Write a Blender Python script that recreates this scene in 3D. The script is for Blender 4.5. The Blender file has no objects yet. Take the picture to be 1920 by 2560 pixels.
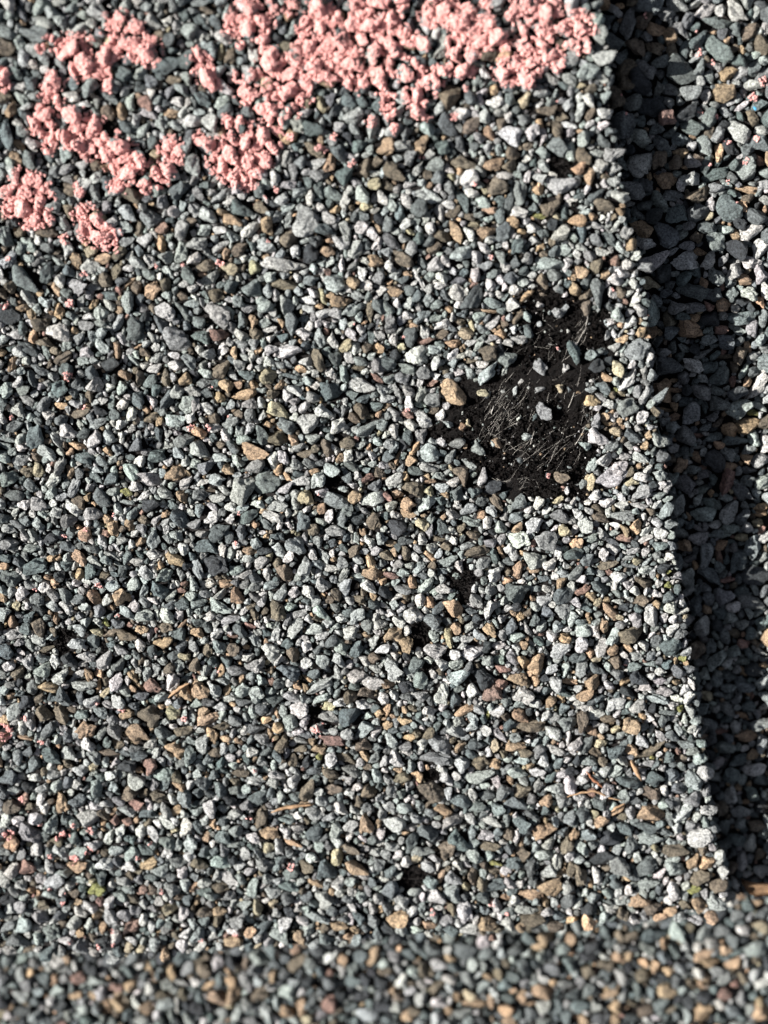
import bpy, bmesh, math, random
import numpy as np
from mathutils import Vector
from mathutils.bvhtree import BVHTree

# ------------------------------------------------------------------ scene, camera, sky, sun (1 unit = 1 cm)
sc = bpy.context.scene
COL = sc.collection
sc.unit_settings.system = 'METRIC'
sc.unit_settings.scale_length = 0.01
HALF = math.radians(20)          # half the vertical field of view
DIST, TILT = 11.7, math.radians(12)
FOC = 1280 / math.tan(HALF)      # focal length in photograph pixels
cam_pos = Vector((0, DIST*math.sin(TILT), DIST*math.cos(TILT)))
cam_up = Vector((0, math.cos(TILT), -math.sin(TILT)))
cam_back = Vector((0, math.sin(TILT), math.cos(TILT)))
cd = bpy.data.cameras.new('camera')
cam = bpy.data.objects.new('camera', cd); COL.objects.link(cam)
cam.location = cam_pos
cam.rotation_euler = (-TILT, 0, 0)
cd.sensor_fit = 'VERTICAL'; cd.sensor_height = 36; cd.sensor_width = 27
cd.lens = 18 / math.tan(HALF)
cd.clip_start = 0.1; cd.clip_end = 1000
cd.dof.use_dof = True
cd.dof.focus_distance = 11.72
APERTURE = 0.33                  # cm across
cd.dof.aperture_fstop = cd.lens*1e-3 / APERTURE
sc.camera = cam

SUN_EL, SUN_AZ = math.radians(29), math.radians(-5)   # light travels towards +x
world = bpy.data.worlds.new('World'); sc.world = world; world.use_nodes = True
wn = world.node_tree.nodes; wl = world.node_tree.links
sky = wn.new('ShaderNodeTexSky'); sky.sky_type = 'NISHITA'; sky.sun_disc = False; sky.air_density = .4; sky.dust_density = .3
sky.sun_elevation = SUN_EL; sky.sun_rotation = math.radians(270) + SUN_AZ
hs = wn.new('ShaderNodeHueSaturation'); hs.inputs['Saturation'].default_value = .4   # the camera's white balance
wl.new(sky.outputs[0], hs.inputs['Color']); wl.new(hs.outputs[0], wn['Background'].inputs[0]); wn['Background'].inputs[1].default_value = 0.05
sl = bpy.data.lights.new('sun', 'SUN'); sl.energy = 5.0; sl.angle = math.radians(0.5); sl.color = (1, .965, .92)
sun = bpy.data.objects.new('sun', sl); COL.objects.link(sun)
trav = Vector((math.cos(SUN_EL)*math.cos(SUN_AZ), math.cos(SUN_EL)*math.sin(SUN_AZ), -math.sin(SUN_EL)))
sun.rotation_euler = trav.to_track_quat('-Z', 'Y').to_euler()
sun.location = -trav*20
sc.view_settings.view_transform = 'Standard'; sc.view_settings.look = 'None'
sc.view_settings.exposure = 1.5; sc.view_settings.gamma = 1
sc.cycles.max_bounces = 4

# ------------------------------------------------------------------ where things stand
def at(px, py, z=0.0):
    """point of the horizontal plane at height z that the photograph shows at (px, py)"""
    X, Y = (px-960)/FOC, (1280-py)/FOC
    d = Vector((X, 0, 0)) + cam_up*Y - cam_back
    t = (z - cam_pos.z) / d.z
    p = cam_pos + d*t
    return p.x, p.y
def px_per_cm(x, y, z=0.0):
    return FOC / ((cam_pos - Vector((x, y, z))).dot(cam_back))
G0 = 0.03
EDGE_PX = [(1490,-260),(1498,0),(1512,90),(1522,145),(1524,290),(1553,435),(1561,550),(1590,600),(1606,700),(1622,770),(1625,900),(1640,1040),(1662,1150),(1672,1220),(1680,1300),(1688,1400),(1708,1500),(1722,1620),(1742,1720),(1748,1800),(1756,1850),(1764,1920),(1772,2010),(1788,2090),(1808,2160),(1822,2215),(1800,2262)]
BOT_PX = [(-420,2390),(0,2380),(300,2388),(430,2385),(650,2365),(860,2362),(960,2335),(1170,2338),(1310,2318),(1440,2303),(1600,2298),(1680,2290),(1790,2265)]
edge = np.array([at(x, y, G0) for x, y in EDGE_PX])
bott = np.array([at(x, y, G0) for x, y in BOT_PX])
def base_z(y):                   # the lower layer dips a little under the middle of the step
    return np.interp(y, [-3.6, -2.5, -1.2, 0.0, 1.2, 2.6, 4.2], [-0.28, -0.35, -0.43, -0.50, -0.51, -0.40, -0.34])
botr = np.array([at(x, y, -0.2) for x, y in [(1780,2262),(1840,2243),(1920,2240),(2200,2228)]])
COURSE_Z = -0.92
XL, XR, YT, YB = -3.75, 3.85, 5.2, -5.6
tab_poly = np.vstack([[[XL, YT]], [[edge[0][0]-.02, YT]], edge[1:], bott[::-1][:], [[XL, bott[0][1]]]])
base_poly = np.vstack([[[edge[0][0]-.25, YT]], [[XR, YT]], [[XR, botr[-1][1]]], botr[::-1][1:], edge[::-1][:-1]-[.06, 0]])
course_poly = np.array([[XL, YB], [XR, YB], [XR, -2.2], [XL, -2.6]])
BARE = [(1325,712),(1385,705),(1440,735),(1470,772),(1525,775),(1530,800),(1510,830),(1535,850),(1530,870),(1515,910),(1500,930),(1475,960),(1465,1000),(1490,1040),(1465,1060),(1470,1090),(1500,1110),(1485,1140),(1480,1165),(1460,1190),(1470,1240),(1450,1262),(1420,1245),(1390,1242),(1340,1247),(1300,1242),(1260,1228),(1215,1200),(1190,1160),(1140,1140),(1100,1105),(1060,1100),(1035,1075),(1100,1060),(1125,1010),(1170,1005),(1150,960),(1165,940),(1200,960),(1230,930),(1270,905),(1290,860),(1320,850),(1325,820),(1275,800),(1290,770),(1320,760)]
_r = np.random.default_rng(4); _b = []
for (x, y), (x2, y2) in zip(BARE, BARE[1:]+BARE[:1]):
    n = max(1, int(math.hypot(x2-x, y2-y)/9))
    _b += [at(x+(x2-x)*i/n+_r.normal(0, 5), y+(y2-y)*i/n+_r.normal(0, 5), .02) for i in range(n)]
bare_poly = np.array(_b)
VOIDS = [(836,1207,30,20),(1405,414,34,26),(1336,275,18,14),(1408,237,16,14),(1157,1446,36,34),(1165,1490,22,20),(1052,1585,26,40),(1075,1668,18,14),(1330,1790,15,12),(787,1786,24,24),(162,1601,30,32),(262,1613,14,12),(1025,2192,32,36),(1076,1935,24,16),(672,2273,12,16),(278,324,18,20),(1180,975,20,26),(530,870,12,12),(1440,520,12,12)]
VOIDS = [(x, y, a*1.2, b*1.2) for x, y, a, b in VOIDS]+[(_r.uniform(0, 1550), _r.uniform(350, 2350), _r.uniform(6, 15), _r.uniform(6, 15)) for _ in range(90)]
RES = 0.005
class Grid:
    def __init__(s, x0, x1, y0, y1):
        s.x0, s.y0 = x0, y0; s.nx = int((x1-x0)/RES); s.ny = int((y1-y0)/RES)
        s.occ = np.zeros((s.ny, s.nx), bool); s.ok = np.zeros((s.ny, s.nx), bool)
    def poly(s, arr, P, val):
        P = (np.asarray(P)-[s.x0, s.y0])/RES
        for j in range(max(0, int(P[:,1].min())), min(s.ny, int(P[:,1].max())+1)):
            yy = j+.5; xs = []
            for a, b in zip(P, np.roll(P, -1, 0)):
                if (a[1] <= yy) != (b[1] <= yy): xs.append(a[0]+(yy-a[1])/(b[1]-a[1])*(b[0]-a[0]))
            xs.sort()
            for u, v in zip(xs[::2], xs[1::2]): arr[j, max(0, int(u)):max(0, min(s.nx, int(v)))] = val
    def window(s, x, y, a, b, th):
        r = max(a, b); i0 = max(0, int((x-r-s.x0)/RES)); i1 = min(s.nx, int((x+r-s.x0)/RES)+1)
        j0 = max(0, int((y-r-s.y0)/RES)); j1 = min(s.ny, int((y+r-s.y0)/RES)+1)
        if i1 <= i0 or j1 <= j0: return None
        dx = (np.arange(i0, i1)+.5)*RES+s.x0-x; dy = ((np.arange(j0, j1)+.5)*RES+s.y0-y)[:, None]
        c, n = math.cos(th), math.sin(th)
        return (slice(j0, j1), slice(i0, i1)), ((dx*c+dy*n)/a)**2+((dy*c-dx*n)/b)**2 <= 1

# ------------------------------------------------------------------ materials
def node_mat(name, rough, spec=0.5):
    m = bpy.data.materials.new(name); m.use_nodes = True
    nt = m.node_tree; b = nt.nodes['Principled BSDF']
    b.inputs['Roughness'].default_value = rough
    b.inputs['Specular IOR Level'].default_value = spec
    return m, nt, b
def nd(nt, kind, **kw):
    n = nt.nodes.new(kind)
    for k, v in kw.items():
        if k in n.inputs: n.inputs[k].default_value = v
        else: setattr(n, k, v)
    return n
def noise(nt, pos, scale, detail=3, rough=.6):
    n = nd(nt, 'ShaderNodeTexNoise'); n.inputs['Scale'].default_value = scale
    n.inputs['Detail'].default_value = detail; n.inputs['Roughness'].default_value = rough
    nt.links.new(pos, n.inputs['Vector']); return n.outputs[0]
def remap(nt, v, a, b, c, d):
    n = nd(nt, 'ShaderNodeMapRange'); n.clamp = True
    for i, x in zip((1, 2, 3, 4), (a, b, c, d)): n.inputs[i].default_value = x
    nt.links.new(v, n.inputs[0]); return n.outputs[0]
def mul(nt, a, b, op='MULTIPLY'):
    n = nd(nt, 'ShaderNodeMath', operation=op)
    for i, v in enumerate((a, b)):
        if isinstance(v, (int, float)): n.inputs[i].default_value = v
        else: nt.links.new(v, n.inputs[i])
    return n.outputs[0]
def scale_col(nt, col, fac):
    n = nd(nt, 'ShaderNodeVectorMath', operation='SCALE')
    nt.links.new(col, n.inputs[0]); nt.links.new(fac, n.inputs['Scale']); return n.outputs[0]
def bump(nt, b, h, strength, dist):
    n = nd(nt, 'ShaderNodeBump'); n.inputs['Strength'].default_value = strength; n.inputs['Distance'].default_value = dist
    nt.links.new(h, n.inputs['Height']); nt.links.new(n.outputs[0], b.inputs['Normal'])
def granule_mat(name, individual):
    m, nt, b = node_mat(name, .62, .35)
    pos = nd(nt, 'ShaderNodeNewGeometry').outputs['Position']
    if individual: src = nd(nt, 'ShaderNodeObjectInfo').outputs['Color']
    else:
        a = nd(nt, 'ShaderNodeAttribute'); a.attribute_name = 'tint'; src = a.outputs['Color']
    fine = noise(nt, pos, 62, 5, .8)
    pep = remap(nt, fine, .40, .60, .42, 1.5)            # mineral speckle
    dark = remap(nt, noise(nt, pos, 42, 3, .6), .36, .45, .45, 1.0)   # dark pits
    big = remap(nt, noise(nt, pos, 14, 2, .5), .3, .7, .85, 1.16)
    f = mul(nt, mul(nt, pep, dark), big)
    nt.links.new(scale_col(nt, src, f), b.inputs['Base Color'])
    bump(nt, b, noise(nt, pos, 42, 6, .8), 1.0, .026)
    return m
M_one, M_many = granule_mat('granule_coating', True), granule_mat('granule_coating_bulk', False)
def asphalt(name, base, rough, bs, bd, spec=.2):
    m, nt, b = node_mat(name, rough, spec)
    pos = nd(nt, 'ShaderNodeNewGeometry').outputs['Position']
    cr = nd(nt, 'ShaderNodeValToRGB'); e = cr.color_ramp.elements
    e[0].position = .35; e[0].color = (*[c*.35 for c in base], 1); e[1].position = .7; e[1].color = (*[c*1.9 for c in base], 1)
    nt.links.new(noise(nt, pos, 70, 4, .7), cr.inputs[0]); nt.links.new(cr.outputs[0], b.inputs['Base Color'])
    bump(nt, b, noise(nt, pos, bs, 4, .75), 1.0, bd)
    return m
M_asph = asphalt('asphalt', (.008, .006, .0055), .6, 40, .02)
M_bare = asphalt('exposed_asphalt', (.0032, .0021, .0017), .5, 60, .02, .12)
M_felt = asphalt('underlayment_felt', (.02, .02, .02), .9, 8, .02)
def plain(name, col, rough, spec=.4, sc_=60, lo=.75, hi=1.2, bd=.004):
    m, nt, b = node_mat(name, rough, spec)
    pos = nd(nt, 'ShaderNodeNewGeometry').outputs['Position']
    rgb = nd(nt, 'ShaderNodeRGB'); rgb.outputs[0].default_value = (*col, 1)
    h = noise(nt, pos, sc_, 4, .7)
    nt.links.new(scale_col(nt, rgb.outputs[0], remap(nt, h, .3, .7, lo, hi)), b.inputs['Base Color'])
    bump(nt, b, h, .8, bd)
    return m
M_chalk = plain('pink_chalk', (.76, .405, .37), .95, .1, 55, .72, 1.15, .012)
M_fibre = plain('glass_fibre', (.62, .58, .52), .25, .7, 30, .9, 1.1, .0005)
M_straw = plain('dry_straw', (.30, .19, .11), .7, .3, 40, .6, 1.3, .004)
M_twig = plain('brown_twig', (.25, .11, .06), .7, .3, 40, .6, 1.3, .004)
M_blue = plain('blue_paint', (.05, .32, .62), .4, .5, 20, .9, 1.1, .001)
M_glint = plain('mineral_dust', (.75, .72, .68), .3, .6, 60, .8, 1.1, .001)

# ------------------------------------------------------------------ objects
def obj(name, me, mat, parent=None):
    o = bpy.data.objects.new(name, me); COL.objects.link(o)
    if mat and not me.materials: me.materials.append(mat)
    o.parent = parent
    return o
def thing(name, label, cat, loc=(0, 0, 0), group=None):
    o = bpy.data.objects.new(name, None); COL.objects.link(o); o.location = loc; o.empty_display_size = .1
    return tag(o, label, cat, group)
def tag(o, label, cat, group=None):
    o['label'] = label; o['category'] = cat
    if group: o['group'] = group
    return o
def mesh_np(name, V, F, tint=None, smooth=True):
    me = bpy.data.meshes.new(name)
    nv, nf, k = len(V), len(F), F.shape[1]
    me.vertices.add(nv); me.vertices.foreach_set('co', V.astype(np.float32).ravel())
    me.loops.add(nf*k); me.loops.foreach_set('vertex_index', F.astype(np.int32).ravel())
    me.polygons.add(nf); me.polygons.foreach_set('loop_start', np.arange(0, nf*k, k, dtype=np.int32))
    me.polygons.foreach_set('use_smooth', np.full(nf, smooth))
    me.update(calc_edges=True)
    if tint is not None:
        a = me.color_attributes.new('tint', 'FLOAT_COLOR', 'POINT')
        a.data.foreach_set('color', np.hstack([tint, np.ones((len(tint), 1))]).astype(np.float32).ravel())
    return me
rng = np.random.default_rng(11)
ICO = {}
for lv in (1, 2, 3, 4):
    bm = bmesh.new(); bmesh.ops.create_icosphere(bm, subdivisions=lv, radius=1)
    bm.verts.ensure_lookup_table()
    ICO[lv] = (np.array([v.co[:] for v in bm.verts]), np.array([[v.index for v in f.verts] for f in bm.faces])); bm.free()
class Rock:
    """one crushed-stone shape: a ball cut by random planes, then weathered"""
    def __init__(s, seed):
        r = np.random.default_rng(seed)
        n = r.normal(size=(r.integers(9, 15), 3)); n[:, 2] *= .8; n /= np.linalg.norm(n, axis=1)[:, None]
        s.n, s.d = n, r.uniform(.38, .80, len(n)); s.q = r.normal(size=(14, 3)); s.p = r.uniform(0, 6.28, 14)
        s.fq = np.array([2.2]*4+[5]*5+[11]*5); s.am = np.array([.05]*4+[.030]*5+[.018]*5)*r.uniform(.7, 1.5)
        s.cache = {}
    def get(s, lv):
        if lv not in s.cache:
            v = ICO[lv][0]
            dots = np.maximum(v @ s.n.T, .05); rr = s.d/dots
            K = 50
            r = -np.log(np.exp(-K*np.minimum(rr, 3)).sum(1)+math.exp(-K*1.2))/K
            q = s.q/np.linalg.norm(s.q, axis=1)[:, None]
            r = r+(np.sin((v @ q.T)*s.fq+s.p)*s.am).sum(1)*(1 if lv > 1 else .5)
            w = v*r[:, None]
            w = w/((w.max(0)-w.min(0))/2); w -= (w.max(0)+w.min(0))/2
            s.cache[lv] = w
        return s.cache[lv]
SHAPES = [Rock(100+i) for i in range(80)]
PAL = {'W': (.56, .555, .53), 'G': (.40, .404, .388), 'M': (.25, .258, .253), 'D': (.150, .166, .168), 'N': (.05, .057, .062), 'B': (.18, .15, .11),
       'T': (.40, .29, .19), 'O': (.54, .38, .24), 'R': (.30, .19, .155), 'P': (.45, .40, .27), 'Y': (.27, .27, .10)}
KINDS = list('WGMDNBTORP'); PROB = np.array([.21, .28, .18, .16, .03, .055, .04, .02, .01, .01]); PROB /= PROB.sum()
def colour(k, r):
    c = np.array(PAL[k])*.8*r.uniform(.78, 1.2)
    if k in 'GMD': c = c*np.array([1, 1, 1])+r.choice([0, 1, 2])*c*np.array([-.04, .012, .006])
    return np.clip(c*(1+r.normal(0, .02, 3)), .01, .85)
def rotm(tz, tx, ty):
    cz, sz, cx, sx, cy, sy = math.cos(tz), math.sin(tz), math.cos(tx), math.sin(tx), math.cos(ty), math.sin(ty)
    return np.array([[cz, -sz, 0], [sz, cz, 0], [0, 0, 1]]) @ np.array([[1, 0, 0], [0, cx, -sx], [0, sx, cx]]) @ np.array([[cy, 0, sy], [0, 1, 0], [-sy, 0, cy]])
# a granule: x, y, z, half length, half width, half height, turn, tilt x, tilt y, shape, colour
def make_rock(x, y, zfloor, a, b, th, kind, r, lift=0.0, flat=1.0):
    c = min(a, b)*r.uniform(.7, 1.05)*flat
    c = min(c, .060)
    z = zfloor+lift+c*r.uniform(.55, .85)
    return [x, y, z, a, b, c, th, r.normal(0, .13), r.normal(0, .13), r.integers(len(SHAPES)), colour(kind, r)]
def read_rocks(tab, zfun, r, grid):
    out = []
    for (ox, oy, s), txt in tab:
        for it in txt.replace('\n', '').split(';'):
            f = it.split(); w, h = float(f[2]), float(f[3])
            if w <= 10: continue
            px, py = ox+float(f[0])/s, oy+float(f[1])/s
            z0 = 0.0
            for _ in range(3):
                x, y = at(px, py, z0+.035); z0 = float(zfun(y))
            k = px_per_cm(x, y, z0)
            a, b, th = w/s/k/2*.99, h/s/k/2*.99, math.radians(float(f[4]))+r.normal(0, .03)
            g = grid.window(x, y, a*.90, b*.90, th)
            if g is None: continue
            fr = grid.occ[g[0]][g[1]].mean() if g[1].any() else 1
            if fr > .55: continue
            grid.occ[g[0]] |= g[1]
            out.append(make_rock(x, y, z0, a, b, th, f[5], r, lift=.012 if fr > .2 else 0))
    return out
def fill(grid, stages, zfun, r, sfun=lambda y: 1.0, prob=PROB):
    out = []; js, is_ = np.nonzero(grid.ok)
    for lo, hi, tries, tol, lift in stages:
        free = np.nonzero(~grid.occ[js, is_])[0]
        if len(free) == 0: break
        pick = free[r.integers(0, len(free), tries)]
        ds = np.sort(r.uniform(lo, hi, tries))[::-1]
        asp = r.uniform(1.0, 1.75, tries); ths = r.uniform(0, math.pi, tries); ks = r.choice(KINDS, tries, p=prob)
        for q in range(tries):
            j, i = js[pick[q]], is_[pick[q]]
            if grid.occ[j, i]: continue
            x, y = (i+.5)*RES+grid.x0, (j+.5)*RES+grid.y0
            d = ds[q]*sfun(y)/2; a, b = d*math.sqrt(asp[q]), d/math.sqrt(asp[q])
            g = grid.window(x, y, a*.98, b*.98, ths[q])
            if g is None: continue
            n = g[1].sum()
            if n == 0 or (grid.occ[g[0]] & g[1]).sum() > tol*n: continue
            grid.occ[g[0]] |= g[1]
            z0 = float(zfun(y))
            out.append(make_rock(x, y, z0, a, b, ths[q], ks[q], r, lift=lift*r.uniform(.2, 1), flat=1.0))
    return out
def rock_verts(R, lv):
    v = SHAPES[R[9]].get(lv)*np.array(R[3:6])
    return v @ rotm(R[6], R[7], R[8]).T + np.array(R[:3])
def join_rocks(name, rocks, lvf, mat, parent):
    Vs, Fs, Ts, Ss, o = [], [], [], [], 0
    for R in rocks:
        lv = lvf(R); v = rock_verts(R, lv); f = ICO[lv][1]; Ss.append(np.full(len(f), False))
        Vs.append(v); Fs.append(f+o); Ts.append(np.repeat(R[10][None], len(v), 0)); o += len(v)
    me = mesh_np(name, np.vstack(Vs), np.vstack(Fs), np.vstack(Ts)); sm = np.concatenate(Ss)
    me.polygons.foreach_set('use_smooth', sm)
    ob = obj(name, me, mat, parent)
    ob['kind'] = 'stuff'
    return ob
SHARED = {}
def single_rock(name, R, lv, parent):
    key = (R[9], lv)
    if key not in SHARED: SHARED[key] = mesh_np('granule', SHAPES[R[9]].get(lv), ICO[lv][1], smooth=False)
    o = obj(name, SHARED[key], M_one, parent)
    o.location = R[:3]; o.scale = R[3:6]
    from mathutils import Matrix
    o.rotation_euler = Matrix(rotm(R[6], R[7], R[8]).tolist()).to_euler()
    o.color = (*R[10], 1)
    return o
def in_frame(R):
    d = Vector(R[:3])-cam_pos; dep = -d.dot(cam_back)
    return abs(d.x/dep*FOC) < 975 and abs(d.dot(cam_up)/dep*FOC) < 1295
def lay_granules(parent, rocks, n_single, lv_s, lvf):
    vis = sorted([R for R in rocks if in_frame(R)], key=lambda R: -R[3]*R[4])
    single = vis[:n_single]; ids = {id(R) for R in single}
    for R in single: single_rock('granule', R, lv_s, parent)
    join_rocks('granules', [R for R in rocks if id(R) not in ids], lvf, M_many, parent)
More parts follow.
